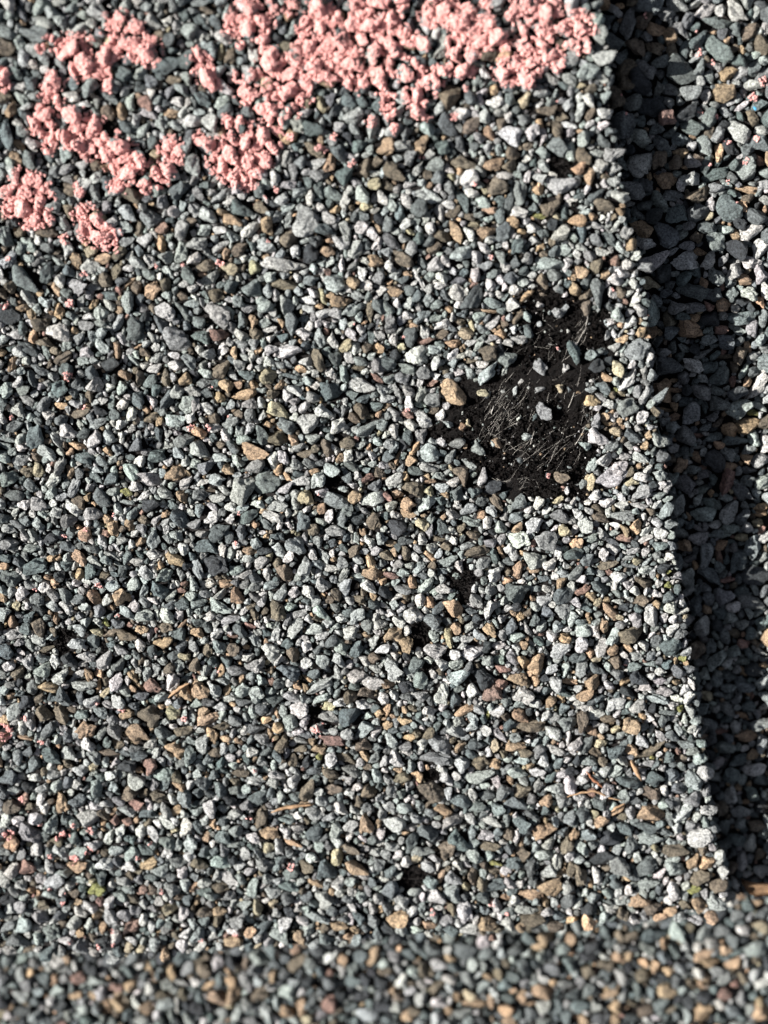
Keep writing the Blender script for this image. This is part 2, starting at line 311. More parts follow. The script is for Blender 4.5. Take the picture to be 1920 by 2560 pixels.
# ------------------------------------------------------------------ what lies where
# ---- granules read off the photograph: region origin, zoom, then "x y length width angle kind" (region pixels)
ROCKS = [
((0,0,3.456), """460 100 140 120 0 G;620 70 130 100 45 M;310 290 270 160 -20 M;650 265 230 130 35 G;520 195 120 120 0 G;790 200 110 90 30 W;40 410 190 140 -20 B;
200 500 170 120 -60 G;390 500 130 110 -40 M;80 130 90 110 0 G;200 110 150 80 -45 D;950 350 110 110 0 P;1080 640 150 140 0 D;985 560 110 90 0 G;1210 620 130 140 0 G;1430 560 260 180 30 D;
1370 310 140 110 0 B;640 710 150 130 60 D;940 980 150 140 90 B;950 840 200 90 -20 D;1100 1100 200 110 -20 D;1240 1120 180 80 35 G;1290 980 150 90 -10 G;1390 1070 140 100 -60 G;
60 1160 260 130 80 D;190 1130 130 110 0 G;170 850 150 90 -30 G;210 990 150 100 -20 D;140 640 150 100 -40 M;510 550 110 100 0 G;820 1420 130 100 -70 B;710 1430 120 110 0 G;
460 1490 150 100 20 M;1310 1870 190 190 20 M;1510 1830 130 100 -20 W;1090 1960 150 90 -45 G;1250 2080 150 130 0 G;1390 2110 180 90 -80 O;400 1990 210 120 -10 B;610 1830 170 90 -60 B;
880 2060 230 110 -10 M;440 450 80 80 0 G;1380 1640 140 120 0 M;1140 1690 200 150 0 B;600 1640 140 100 -30 B;500 1670 150 120 0 N;1340 1340 130 100 0 P;1480 980 160 80 -10 T;
1260 60 110 80 40 G;1370 60 100 80 0 G;1440 180 110 100 0 W;1590 120 100 120 0 D;250 2110 170 90 -60 G;130 1370 140 90 -75 T;990 1440 100 80 0 G;370 1150 120 90 0 G;1620 680 130 90 -70 G;
1500 690 170 80 10 B;830 1650 150 120 -40 M;1190 1230 120 60 20 D;1080 790 110 90 10 W;1210 750 110 100 0 D;1360 860 110 90 30 M;1530 880 110 90 0 W;90 1400 90 80 0 G;320 640 100 80 0 D;230 920 120 80 0 G"""),
((480,0,3.456), """150 420 170 110 -65 G;100 310 130 110 0 G;250 450 170 60 80 P;340 480 160 100 75 B;200 190 150 100 -40 D;60 170 120 90 -50 D;140 90 150 80 -10 B;60 20 200 70 0 M;740 330 120 100 0 N;
880 250 230 120 70 M;1060 300 100 100 0 D;100 860 180 110 -45 D;300 970 170 130 60 D;500 1000 240 120 -60 D;910 1080 150 120 70 W;1350 870 130 130 0 D;1110 900 160 80 -70 P;1240 960 130 90 70 D;
1060 1290 210 130 -15 B;1070 1420 190 110 -5 W;1310 1520 190 180 0 D;1440 1270 160 110 0 D;1490 1450 190 130 70 B;830 1600 160 90 15 G;940 1660 170 110 20 G;650 1590 140 90 -30 G;820 1370 150 110 70 M;
900 1270 100 80 0 D;1620 900 140 110 50 D;660 1960 170 130 -60 T;350 1900 170 100 -5 T;440 1800 220 150 -10 D;980 1930 270 210 60 G;250 1690 220 90 45 G;60 1680 140 90 -60 M;
110 1990 150 110 0 G;240 2130 180 80 40 G;1330 2000 200 100 -65 G;1290 2090 160 130 -50 W;1460 1960 140 110 30 W;1060 2090 130 120 0 D;1480 1690 170 130 -30 G;1510 1780 120 90 0 P;
1320 1750 160 80 70 W;1110 1790 90 90 0 W;830 1790 130 80 10 G;1100 1520 210 110 0 M;640 2120 180 130 -10 G;1280 1320 180 110 -45 D;1180 1880 150 100 -40 G;740 1880 120 80 80 G;830 1900 170 60 70 G;
1560 1890 90 40 -70 O;1170 1160 110 80 0 G;1210 80 150 100 -40 M;770 90 100 70 70 G;870 50 120 80 -30 M;1620 1900 130 80 -60 N;130 1450 160 80 -80 M;1480 1870 110 80 -30 D;1410 1880 100 80 80 D;
410 2150 160 110 40 B;600 1800 140 100 -40 B;60 970 120 60 0 G;1010 900 120 90 0 B;1400 1110 130 90 -30 G;1350 1340 120 60 0 G;200 1560 170 60 50 G;20 1560 110 90 0 M;350 640 110 60 -20 G"""),
((960,0,3.456), """500 430 240 140 55 G;170 300 120 90 0 M;350 170 130 80 -10 G;580 830 220 190 40 B;900 480 160 140 -30 B;300 990 190 120 -30 B;870 620 100 110 0 W;810 690 100 110 0 M;1350 790 200 120 -10 G;
1080 740 210 110 -10 D;930 720 120 60 30 D;960 880 160 110 -10 W;830 850 130 60 -65 W;760 1080 200 110 35 B;550 1090 230 130 -50 D;660 1250 170 110 -55 D;500 1280 150 130 0 D;330 1250 180 120 50 T;
1090 1170 210 160 -15 W;910 1150 150 90 -45 T;830 1190 120 100 0 W;1010 1060 100 110 0 B;1220 1040 140 100 0 M;1130 960 110 90 0 D;1410 960 180 110 20 B;1540 1010 130 90 0 B;1500 1120 180 110 -45 B;
1600 1080 150 60 0 W;160 1260 160 130 40 G;90 1490 220 140 -40 B;20 1600 130 110 -60 B;190 1160 130 100 70 M;440 1420 150 130 -20 M;700 1400 250 110 0 B;960 1420 200 120 30 T;1090 1440 130 100 40 B;
1120 1330 140 130 0 B;1240 1260 120 80 30 B;990 1290 100 90 70 G;890 1290 110 90 80 G;780 1260 90 90 0 D;980 1620 200 160 -20 B;1180 1660 230 130 -80 M;1080 1750 210 80 80 D;1530 1600 260 160 10 G;
1340 1640 120 110 -60 O;1050 1520 170 70 0 W;860 1740 160 120 -20 G;690 1740 230 100 -70 D;380 1690 250 110 -25 G;200 1730 150 110 -40 W;490 1850 180 100 -70 W;600 1830 150 80 40 B;910 1820 140 80 10 T;
620 2000 230 100 -70 T;890 1990 190 110 20 T;1030 2010 210 140 55 D;1150 2130 160 110 70 D;730 1880 120 80 0 B;780 1940 120 60 10 P;370 1880 110 70 60 G;200 1930 120 100 0 W;110 2000 110 80 30 G;180 2060 110 90 0 G;
60 2090 200 90 -40 D;300 2060 110 110 0 D;510 2050 160 110 -20 B;440 2150 150 90 30 B;1300 1960 140 100 10 W;1530 2020 210 140 20 W;1620 1740 150 80 25 W;1560 1840 140 90 -70 D;1350 1870 150 50 -10 Y;
1230 1900 100 80 60 W;1190 2000 90 60 0 O;1350 2140 100 60 40 O;1550 2160 130 100 -20 G;1240 1370 90 70 0 W;1380 1430 140 90 -40 G;1620 1310 160 110 80 G;1370 1180 180 90 80 W;1210 1440 120 80 0 G;
1450 690 160 80 -30 W;1550 740 110 70 -10 D;300 1460 160 80 60 G;560 1450 110 90 0 W;820 1600 100 80 -40 G;1280 1500 110 40 60 G;230 1600 130 70 0 G;550 250 130 90 0 M;30 2180 110 80 0 G;1600 900 130 90 60 G;1440 890 90 70 0 M;
860 2140 150 90 -30 W;1290 2080 110 90 0 G;1450 2090 90 70 60 B;60 1760 150 80 -70 G;120 1630 110 70 40 G;460 1620 80 90 0 W;1030 1390 60 50 0 B"""),
((1440,0,3.456), """60 90 140 120 0 M;95 620 190 140 0 G;40 540 110 80 0 G;225 670 110 100 0 G;35 960 190 90 85 G;130 980 150 90 80 B;240 1090 110 90 0 W;225 1220 170 100 -60 D;150 1130 90 50 60 G;60 1350 180 120 -60 B;
210 1430 150 130 0 W;130 1540 190 110 -75 T;330 1570 120 100 20 G;340 1460 110 80 0 G;180 1690 170 110 45 D;250 1770 200 120 0 B;380 1830 90 80 0 T;150 1870 90 80 0 T;230 1880 60 60 0 W;280 1890 110 50 80 W;
185 1950 130 60 -10 W;340 1970 150 60 45 W;50 2020 140 110 -60 D;290 2060 190 100 -30 D;370 2140 120 90 -80 G;50 2130 110 80 0 G;230 2180 130 70 -10 G;250 840 110 110 0 G;130 770 110 100 0 B;40 740 90 50 0 P;
300 700 130 50 80 M;250 1530 90 60 0 B;30 1700 110 60 30 D;40 1790 120 50 0 G;480 2110 100 120 0 T"""),
((0,640,3.456), """230 200 290 190 -25 D;400 160 180 110 60 D;590 140 130 100 -50 D;780 90 160 140 0 W;670 260 210 130 0 G;820 270 150 80 -15 M;910 210 140 120 -40 B;480 290 140 90 -80 T;340 325 80 60 0 T;100 270 110 110 0 B;
1010 120 190 100 75 B;1190 60 160 100 -15 G;1280 160 120 100 0 G;1180 280 150 100 -80 B;1320 290 180 150 60 T;1110 240 170 50 40 T;1110 400 200 120 -70 G;1160 630 230 180 -80 D;1540 720 270 230 0 M;
500 670 220 170 10 W;880 490 140 130 0 G;950 340 150 80 -10 D;800 420 130 70 60 T;270 500 130 80 -75 T;240 230 10 10 0 M;700 390 150 80 60 M;600 410 100 90 0 M;80 510 200 180 -30 N;130 680 170 80 -10 G;
30 730 120 100 0 G;250 800 230 110 -40 D;400 840 150 70 -60 M;550 880 180 90 30 B;710 910 140 80 0 G;670 720 130 110 0 M;100 930 160 80 80 T;350 990 210 90 -20 D;270 1060 200 90 -70 D;960 950 190 140 -10 N;
1010 820 150 80 -70 T;880 780 160 90 -50 G;1050 720 150 80 -60 W;1020 580 190 80 60 G;1080 1030 120 100 0 T;1240 450 90 80 0 M;1160 910 150 70 -40 G;1180 790 110 30 35 O;1250 830 100 80 0 B;1340 790 90 90 0 W;
830 1120 160 130 50 W;680 1100 150 130 -70 D;520 1150 160 160 0 D;950 1140 90 90 0 W;430 640 10 10 0 G;1600 1060 120 120 0 T;1430 1050 170 90 -80 B;1200 1060 140 100 60 B;1200 1240 160 130 -50 D;1430 1250 190 130 30 D;
1620 1280 170 150 30 G;1520 1420 190 120 -5 G;1060 1280 110 100 0 W;960 1270 170 60 85 M;530 1295 120 70 10 O;650 1280 120 80 0 G;680 1360 220 70 20 B;870 1340 130 100 0 N;230 1240 170 90 -20 M;150 1330 110 130 0 G;
310 1560 240 160 70 D;130 1470 170 100 20 D;590 1510 180 140 -20 W;480 1590 190 90 -60 G;840 1450 200 90 20 G;420 1370 120 100 -10 W;260 1390 100 90 0 G;410 1690 190 110 -20 G;670 1640 170 80 -5 O;720 1740 180 110 -15 D;
180 1760 150 120 0 G;190 1660 120 80 0 W;310 1740 110 80 -20 B;1180 1650 190 130 50 D;1260 1590 110 30 -70 W;1310 1560 110 30 -60 W;880 1770 100 90 0 M;970 1770 120 90 40 G;820 1910 180 80 -60 D;960 1930 150 120 20 D;
610 1870 130 80 -85 T;600 1890 80 60 0 T;80 1920 190 170 0 M;240 1870 150 90 0 B;280 1990 150 120 -30 M;120 2070 200 120 10 D;1290 1930 250 140 -10 W;1510 1880 190 160 50 T;1570 2080 110 130 0 T;880 2090 190 110 -50 D;
330 2140 160 130 0 G;1310 2160 170 120 0 N;1090 2040 110 70 -30 Y;1240 2070 150 60 30 W;1500 2170 150 80 -50 D;1100 2130 150 50 0 M;530 2080 120 90 30 G;60 1590 180 60 -15 M;780 2000 100 80 0 G;1040 1460 110 90 0 W;1140 1490 70 80 0 W;
1450 1640 120 80 -10 G;1540 1700 100 110 0 G;1230 1450 100 70 0 D;1380 1540 150 80 -70 D;1360 1640 90 80 0 M;1100 1100 60 50 0 D;850 1850 120 60 0 G;640 1180 90 110 0 D;750 600 150 90 0 M;620 520 110 90 0 M;390 400 120 100 0 G;
1590 240 90 80 0 W;1440 340 90 90 0 G;1570 340 120 90 0 B;1450 150 150 80 -60 G;1580 480 230 70 -50 M;790 690 90 100 60 M;260 590 130 60 -40 W;500 50 130 60 -30 G;240 20 150 90 0 G"""),
((480,640,3.456), """800 75 430 130 -3 W;180 190 220 110 20 G;120 80 180 110 0 B;420 110 100 80 40 B;530 270 170 180 70 M;210 340 150 120 0 B;340 270 140 120 0 D;210 510 270 190 -15 G;230 690 190 120 -10 R;260 810 120 100 30 W;
460 370 130 40 -40 W;630 420 150 150 0 G;500 450 150 90 15 M;800 440 170 160 60 G;810 250 260 100 0 B;1230 240 200 150 -10 G;1290 390 200 120 10 T;1130 350 160 70 -60 P;990 380 170 90 -10 W;1010 460 120 80 0 G;
1130 500 160 90 35 W;1440 350 150 90 -10 M;1500 250 140 90 -20 W;1610 190 120 130 0 M;1540 490 180 80 -80 B;1620 440 140 150 0 D;950 670 150 110 -20 W;1100 710 190 100 -70 G;1220 730 180 110 -80 W;1410 800 110 120 0 W;
840 830 240 130 10 W;780 710 120 90 0 D;680 720 80 70 0 W;550 670 130 110 0 B;370 840 110 80 -60 O;570 820 110 50 35 O;250 970 190 130 65 B;410 950 110 120 0 G;350 1040 120 70 -50 G;290 1120 140 110 -20 T;450 1200 230 100 5 T;
240 1220 110 100 0 T;660 1040 150 140 0 P;1090 900 220 110 -70 B;1240 890 130 130 0 D;940 980 120 70 -30 O;850 1040 190 50 -10 D;1200 1020 130 100 -50 W;1310 1020 170 90 -60 M;1440 970 130 60 15 B;1610 800 120 110 0 O;
1620 940 150 140 0 M;1600 1060 150 60 -30 R;1480 1120 220 130 -20 G;1200 1180 220 180 -10 D;1040 1220 130 120 0 G;890 1160 150 90 -40 W;740 1330 190 140 -10 P;1140 1330 170 120 0 W;1000 1430 200 170 50 G;500 1380 140 110 60 M;
610 1380 100 70 80 W;410 1370 120 90 0 B;740 1580 160 160 40 B;740 1480 110 40 -40 T;450 1590 150 110 0 G;540 1700 270 150 -20 T;60 1530 140 110 0 O;80 1670 210 150 -20 G;240 1630 120 70 0 B;240 1740 130 90 20 G;
130 1830 170 130 0 M;440 2030 270 200 80 G;630 1970 270 230 -20 M;310 1850 110 90 -30 T;1460 1340 150 130 -20 B;1310 1350 130 70 65 M;1520 1490 240 120 40 M;1160 1650 170 100 -60 B;1340 1610 160 130 -20 B;1280 1750 80 100 0 T;
920 1660 120 80 20 G;980 1710 150 60 20 B;900 1800 110 100 0 G;1380 1820 160 90 -20 D;1210 1850 160 110 -10 G;930 1960 180 90 20 W;990 2090 160 130 -30 P;1240 2110 240 160 0 M;1560 2100 220 150 40 G;1390 1980 100 70 0 W;
820 1910 110 50 -40 O;90 1960 140 70 0 W;70 2070 150 120 0 M;220 2090 150 70 10 G;770 2100 80 70 0 G;740 2160 190 100 0 G;1520 1920 120 90 0 R;1620 1880 120 90 -20 B;1560 1730 80 90 0 W;1590 1300 130 100 0 D;1400 1400 120 110 0 B;
1540 2000 10 10 0 G;1150 1500 100 60 0 D;880 1390 80 90 0 W;1380 1200 120 90 0 D;1160 590 80 80 0 W;1300 590 110 90 40 G;960 550 90 70 0 D;1460 640 80 100 0 W;1550 700 70 110 0 D;670 640 140 50 15 W;430 760 120 80 0 M;720 560 110 40 -50 W;
670 910 110 100 0 W;590 900 80 70 40 W;830 950 120 60 -50 D;1110 60 100 60 -50 G;1300 80 150 70 80 W;1380 90 90 90 0 M;1590 50 160 110 -10 T;530 30 90 60 0 G;400 190 90 60 -60 W;1110 130 80 70 0 G;1600 590 130 30 75 M;
130 1190 120 90 -50 D;30 1280 100 150 0 G;270 1340 100 90 0 M;330 1440 170 90 20 M;180 1570 80 70 60 D;540 1110 90 80 0 T;760 1120 120 60 50 T;700 1190 120 90 0 B;880 1260 110 70 0 G;1110 1070 80 60 0 B;1000 1080 110 90 0 G;
870 230 10 10 0 B;1450 1640 110 80 0 G;1440 1730 90 100 0 M;1600 1600 110 80 -30 G;1530 1650 70 50 80 O;1500 1790 80 60 0 W;1110 1800 110 80 30 D;1050 1860 90 60 40 T"""),
((960,640,3.456), """440 70 160 140 0 G;160 30 220 110 -30 B;50 90 110 120 0 W;330 60 130 80 -60 D;200 160 90 70 0 T;300 200 230 50 -60 W;500 190 110 110 0 W;790 160 130 110 -60 W;870 90 150 100 0 M;1120 60 110 120 0 D;1210 130 110 90 60 D;
1430 65 250 130 0 G;1470 170 140 110 0 M;1580 150 90 80 0 M;90 305 140 90 -5 T;160 210 120 80 0 D;220 300 110 100 0 M;640 320 160 140 -30 W;780 370 270 140 60 D;640 220 150 80 0 D;480 250 130 80 20 W;530 340 150 70 -50 D;
940 410 170 90 -20 M;1110 420 140 130 0 W;1230 350 170 70 40 O;910 480 150 50 0 T;940 580 180 80 50 W;1160 530 160 70 60 B;1140 290 120 110 0 W;920 250 100 120 0 W;500 600 160 80 25 W;210 410 100 120 0 G;300 450 80 110 0 G;
380 380 120 90 60 M;40 460 120 150 0 M;450 540 130 80 20 M;710 670 140 110 0 P;500 680 130 80 20 B;360 740 170 90 0 R;600 760 150 70 10 O;270 850 210 160 0 W;440 810 130 80 0 G;600 850 130 80 50 W;750 750 110 60 15 W;
890 740 90 50 -10 W;1020 680 130 80 -35 O;1170 720 150 90 -20 G;900 840 180 140 0 B;900 1010 260 110 50 G;1040 1000 110 60 70 G;340 1010 140 120 -20 M;200 970 180 90 -20 M;30 940 150 130 0 D;740 1010 120 90 -60 G;
645 1010 110 70 0 W;600 1180 280 190 -40 T;420 1250 160 150 0 M;420 1100 110 50 30 R;280 1200 10 10 0 G;220 1170 120 120 0 G;120 1190 200 70 -75 M;320 1190 140 110 40 G;360 1420 200 140 -25 W;495 1370 130 90 70 W;
200 1370 110 80 0 R;230 1460 160 100 -10 W;210 1570 140 110 -50 D;100 1500 130 110 -50 W;90 1360 150 90 -60 G;270 1660 150 60 60 O;120 1740 150 40 75 O;400 1710 190 160 -30 G;500 1610 120 90 0 G;630 1620 160 100 0 M;
800 1660 160 110 -70 M;975 1620 130 110 -50 T;400 1830 200 80 -10 G;270 1870 150 100 -30 D;90 1930 190 110 40 W;250 2020 200 150 0 B;390 1950 130 50 0 T;500 2000 120 90 0 G;700 1920 180 100 -75 B;660 1860 140 80 0 B;
640 2050 140 110 40 D;370 2140 190 130 60 G;210 2150 140 150 0 O;120 2060 110 80 -30 T;730 1800 170 70 -35 G;850 2120 110 100 0 D;980 2130 170 90 -50 B;490 2120 110 90 0 D;560 1700 10 10 0 M;40 1630 110 110 0 G;
40 1110 10 10 0 G;40 1380 80 90 0 M;660 570 110 80 0 B;760 600 110 50 -60 P;250 600 80 60 0 T;80 730 80 120 0 W;150 790 90 70 50 P;660 870 90 70 0 W;730 840 80 60 0 W;750 910 120 50 0 B;530 990 90 60 60 B;150 560 90 100 0 M;
850 630 90 90 0 M;1040 590 80 80 0 B;1000 800 80 100 0 N;1200 230 100 80 0 G;1010 200 90 100 0 W;1000 330 80 80 0 W;690 150 90 90 0 D;600 130 90 80 0 G;390 180 100 90 0 G;1050 90 100 110 0 W;1370 330 110 60 -30 B;1290 260 90 60 0 W;
1590 250 80 80 0 D;1340 2130 110 110 0 W;1500 2110 150 70 25 P;1400 2200 110 60 40 W;1590 2160 110 60 -30 G;700 2090 80 60 0 W;1090 2110 90 60 -40 G;560 460 80 70 0 O;540 1870 80 50 70 G;80 1650 120 100 40 M"""),
((1440,640,3.456), """50 140 120 110 0 T;190 90 140 150 0 B;330 40 110 90 0 R;410 150 160 110 -10 W;350 210 150 110 -30 W;500 240 110 100 0 W;200 320 270 130 -70 D;390 315 100 110 0 B;510 380 150 70 50 W;550 300 60 50 0 W;360 440 100 80 -20 G;
370 510 130 120 -30 G;560 470 150 120 -20 W;300 570 100 90 0 W;470 580 140 100 60 W;480 660 70 60 0 W;370 680 130 60 60 G;400 720 120 70 30 O;400 800 90 70 80 G;530 810 230 180 40 M;360 970 180 110 -70 P;460 1070 260 100 60 W;
590 1010 120 70 80 G;260 1050 140 80 -25 O;230 1130 170 90 -40 D;220 1220 120 50 -50 M;140 1250 150 100 0 O;290 1280 130 100 20 G;440 1310 200 180 0 M;600 1200 190 90 70 G;730 1200 170 90 60 M;390 1190 80 60 0 P;340 1160 60 50 0 Y;
560 1390 140 100 50 W;650 1280 120 60 50 G;670 1400 80 50 0 G;270 1450 100 40 -5 O;310 1400 90 50 -70 W;340 1520 120 90 -10 P;450 1460 80 60 -30 G;490 1560 180 100 -35 D;200 1560 200 150 -10 W;620 1550 80 90 0 T;595 1640 80 90 0 T;
460 1640 110 90 0 W;380 1660 110 60 60 G;420 1720 110 90 20 G;250 1770 160 110 45 W;550 1740 170 90 -10 W;660 1480 110 50 0 W;310 1920 290 190 35 W;380 1820 150 130 30 W;540 1820 80 50 30 T;480 1950 140 80 10 P;630 1840 110 80 60 W;
720 1900 120 110 0 G;740 1970 80 70 0 W;570 2040 190 130 10 G;720 2060 100 90 40 M;160 2070 120 90 20 W;260 2060 80 50 0 M;390 2080 80 90 0 W;270 2130 150 90 20 W;120 1950 90 160 0 P;540 2160 180 60 -5 G;700 2160 110 80 30 W;350 2040 60 50 0 G;
190 2180 130 60 -20 B;590 2100 10 10 0 W;600 100 140 90 0 M;380 1440 60 80 0 T;560 560 50 70 0 T;240 830 90 70 0 M;110 1110 70 50 0 M;600 130 10 10 0 M;640 1560 10 10 0 M"""),
((0,1280,3.456), """40 50 150 110 0 D;150 110 150 80 -30 D;330 100 120 130 0 G;600 70 150 130 0 M;470 80 100 80 -60 M;740 190 130 110 -80 T;980 140 160 100 -80 T;920 60 100 90 0 T;1120 110 130 90 -80 T;840 110 110 80 0 D;1240 70 120 100 0 B;
1350 60 130 60 50 W;1430 90 120 60 40 G;1560 60 220 130 -50 D;440 230 140 100 0 N;590 300 160 100 0 D;80 270 180 110 10 M;260 320 150 90 -10 G;790 320 150 90 0 M;890 250 120 90 -40 W;1060 250 120 90 10 G;1210 260 100 80 50 T;
1330 240 210 120 60 M;1450 230 110 100 0 G;310 470 210 180 -10 D;160 440 110 100 0 D;90 580 210 150 0 D;40 400 130 90 0 D;690 390 160 110 -30 T;450 400 100 70 30 O;580 470 120 90 0 D;500 470 60 80 0 W;820 440 170 90 -50 G;
970 380 160 70 -40 G;1000 310 120 40 -50 W;920 420 120 90 -40 M;1180 430 150 80 10 G;1060 510 110 120 0 D;1270 530 160 110 -50 G;1520 410 200 110 -10 T;1320 480 120 60 -60 W;1380 670 170 150 -20 D;1560 680 100 60 -20 R;
740 600 90 60 -40 W;660 620 90 80 0 W;430 570 110 60 -10 O;480 610 90 80 0 T;900 550 120 80 20 B;980 640 140 110 0 G;820 740 180 100 -60 T;1050 740 160 170 50 T;960 830 90 60 0 T;1160 810 120 100 60 W;1320 760 120 60 -30 W;
1450 900 160 130 -20 W;1250 900 170 120 30 G;1580 800 130 120 -30 D;460 810 150 100 -10 G;380 650 120 100 0 W;140 820 110 80 50 P;340 990 200 120 -65 B;490 920 110 80 -70 T;110 1060 190 100 -5 G;450 1090 110 70 20 G;
590 950 90 60 0 W;750 960 110 110 0 G;680 900 90 80 0 M;910 960 90 60 -50 Y;950 1050 170 70 10 B;810 1110 150 130 -60 D;1050 1190 120 100 0 G;900 1270 190 130 75 G;1430 1000 150 90 0 B;1580 970 150 40 50 T;1300 1060 150 60 75 G;
250 1160 140 90 -60 M;400 1180 150 70 30 B;610 1270 170 110 -20 N;250 1300 130 110 -60 G;380 1370 150 120 20 G;600 1380 100 60 -20 T;680 1400 120 70 20 W;720 1500 250 110 0 G;860 1400 100 80 -40 O;850 1510 150 40 80 O;
910 1560 120 60 50 P;1150 1420 140 80 -60 T;1200 1510 110 50 -50 T;1220 1280 110 60 80 B;1260 1400 150 90 70 G;1610 1540 160 140 -20 T;1500 1560 180 40 35 T;1620 1420 130 60 40 D;1080 1550 100 110 0 G;1290 1760 210 200 -20 B;
560 1600 190 130 -40 D;530 1750 190 120 -70 B;740 1880 160 220 90 T;120 1720 160 130 50 G;270 1790 160 130 -40 G;870 1730 140 100 0 M;970 1790 120 120 0 M;1100 1740 130 110 -20 T;1190 1920 230 180 -25 T;1490 1740 140 130 -30 P;
1410 1900 150 120 0 M;1590 1890 180 90 10 B;1510 2050 190 140 -20 T;210 1950 170 60 -5 T;1020 2010 120 100 0 B;450 2100 200 150 -20 D;940 2090 190 80 -10 B;650 1910 90 120 0 G;500 1970 70 90 0 W;90 1590 110 80 40 T;100 1490 100 90 40 M;
340 850 150 90 -20 N;300 560 10 10 0 D;30 680 90 90 0 M;100 700 110 90 60 G;600 1940 110 140 0 D;320 2080 60 90 0 W;700 2100 120 80 50 G;1200 2100 150 110 0 D;1560 2180 150 80 10 M;1080 2090 130 60 -40 D;1350 2080 120 80 50 G"""),
((480,1280,3.456), """170 50 150 120 10 W;240 170 220 130 40 D;490 40 210 110 20 D;700 40 200 110 -10 G;960 90 190 180 60 D;1040 150 130 110 0 B;130 300 230 140 -20 D;210 460 230 180 0 N;50 490 200 110 -70 M;590 440 180 110 40 G;
800 530 180 140 -55 B;750 330 140 110 -30 G;900 290 230 150 -60 G;1240 170 190 110 -25 G;830 110 110 60 -70 W;750 120 70 70 0 W;600 180 90 50 -10 W;640 210 60 60 0 O;500 340 140 90 0 T;1580 90 150 190 -30 B;1430 70 140 120 0 N;
1540 260 110 110 0 W;1420 220 60 110 0 G;1380 240 40 110 0 W;1200 480 150 90 10 W;1140 370 170 90 -60 G;1430 410 120 100 -30 G;1560 530 190 110 -25 T;1140 630 140 170 0 G;1340 640 130 150 -60 G;1480 590 230 80 -30 G;1530 640 160 90 -30 W;
140 620 130 110 40 W;290 620 130 100 30 T;390 720 160 130 90 T;640 540 140 90 80 W;550 570 120 100 0 D;680 640 140 90 10 G;120 710 120 80 -20 M;890 690 130 100 60 W;980 580 110 60 10 G;730 850 200 160 -50 B;250 820 230 110 -20 G;
450 850 110 70 80 G;540 890 110 80 -80 B;330 930 190 80 25 G;150 900 130 90 0 G;500 990 110 70 -10 R;220 1050 140 110 0 W;50 960 120 90 0 D;650 940 70 70 0 W;880 1010 230 120 40 G;1050 1010 150 100 -5 G;930 880 170 70 15 M;
1130 870 190 100 -30 G;1180 960 110 90 20 G;1340 870 110 80 -20 D;1510 980 120 150 -20 M;1370 1040 150 120 30 W;1590 910 90 80 0 G;1440 760 120 90 0 B;1570 800 110 110 20 D;240 1160 130 130 0 M;540 1110 150 100 -50 G;360 1180 130 120 40 B;
640 1050 100 70 -20 D;670 1210 180 160 -20 W;870 1230 130 140 -20 B;990 1160 110 110 0 W;470 1170 80 60 0 O;130 1200 140 100 -70 B;350 1080 110 40 -10 R;1290 1170 140 120 -50 G;1430 1180 190 120 70 D;1580 1260 130 110 0 B;
390 1370 170 110 10 M;250 1370 130 60 80 O;560 1310 180 130 40 G;830 1380 220 130 -15 D;990 1300 120 100 20 W;1130 1280 140 120 -60 G;1060 1400 150 110 50 D;1350 1320 100 90 0 W;680 1370 90 60 80 B;120 1370 110 110 0 G;
910 1500 110 80 -50 O;990 1440 110 40 -30 O;1120 1500 300 100 30 G;860 1600 150 100 -10 G;930 1710 170 150 0 W;710 1620 160 100 10 D;600 1710 120 110 0 D;1560 1470 200 120 -10 W;1370 1590 130 130 0 B;1260 1570 120 70 50 M;
60 1540 190 180 -30 T;200 1540 110 150 0 G;320 1620 180 80 10 G;1120 1620 170 80 20 G;1180 1680 130 80 10 P;1370 1770 210 190 -10 D;1500 1870 170 140 20 G;1620 1740 90 110 0 O;1580 1700 120 80 30 D;130 1790 220 120 30 T;90 1730 140 80 30 T;
260 1860 160 80 15 B;560 1880 190 90 -5 D;640 1800 120 70 10 O;730 1740 110 40 -80 O;520 1740 130 90 -50 G;740 1860 110 90 -30 O;780 1990 180 110 70 B;600 1960 140 110 0 G;90 2000 190 130 60 G;280 1960 120 70 10 T;400 1980 80 60 0 T;
940 1980 130 60 -5 G;940 2050 130 80 0 B;1210 1970 270 100 -15 R;1090 2050 140 90 -5 T;1390 2040 110 40 -15 W;1100 2120 70 60 -50 Y;1330 2130 200 90 -30 B;200 2080 130 90 -20 B;330 2120 110 80 0 G;640 2080 130 80 30 D;1490 2110 110 70 -40 T;
1610 2040 110 90 0 D;470 2140 110 70 -40 D;1180 210 10 10 0 G;1190 760 90 80 0 B;1070 760 90 90 0 G;980 770 80 70 0 D;540 740 130 80 -20 M;440 260 100 60 -10 D;380 290 90 90 0 W;640 110 130 80 -40 D;1210 270 90 80 0 D;1310 310 80 80 0 D"""),
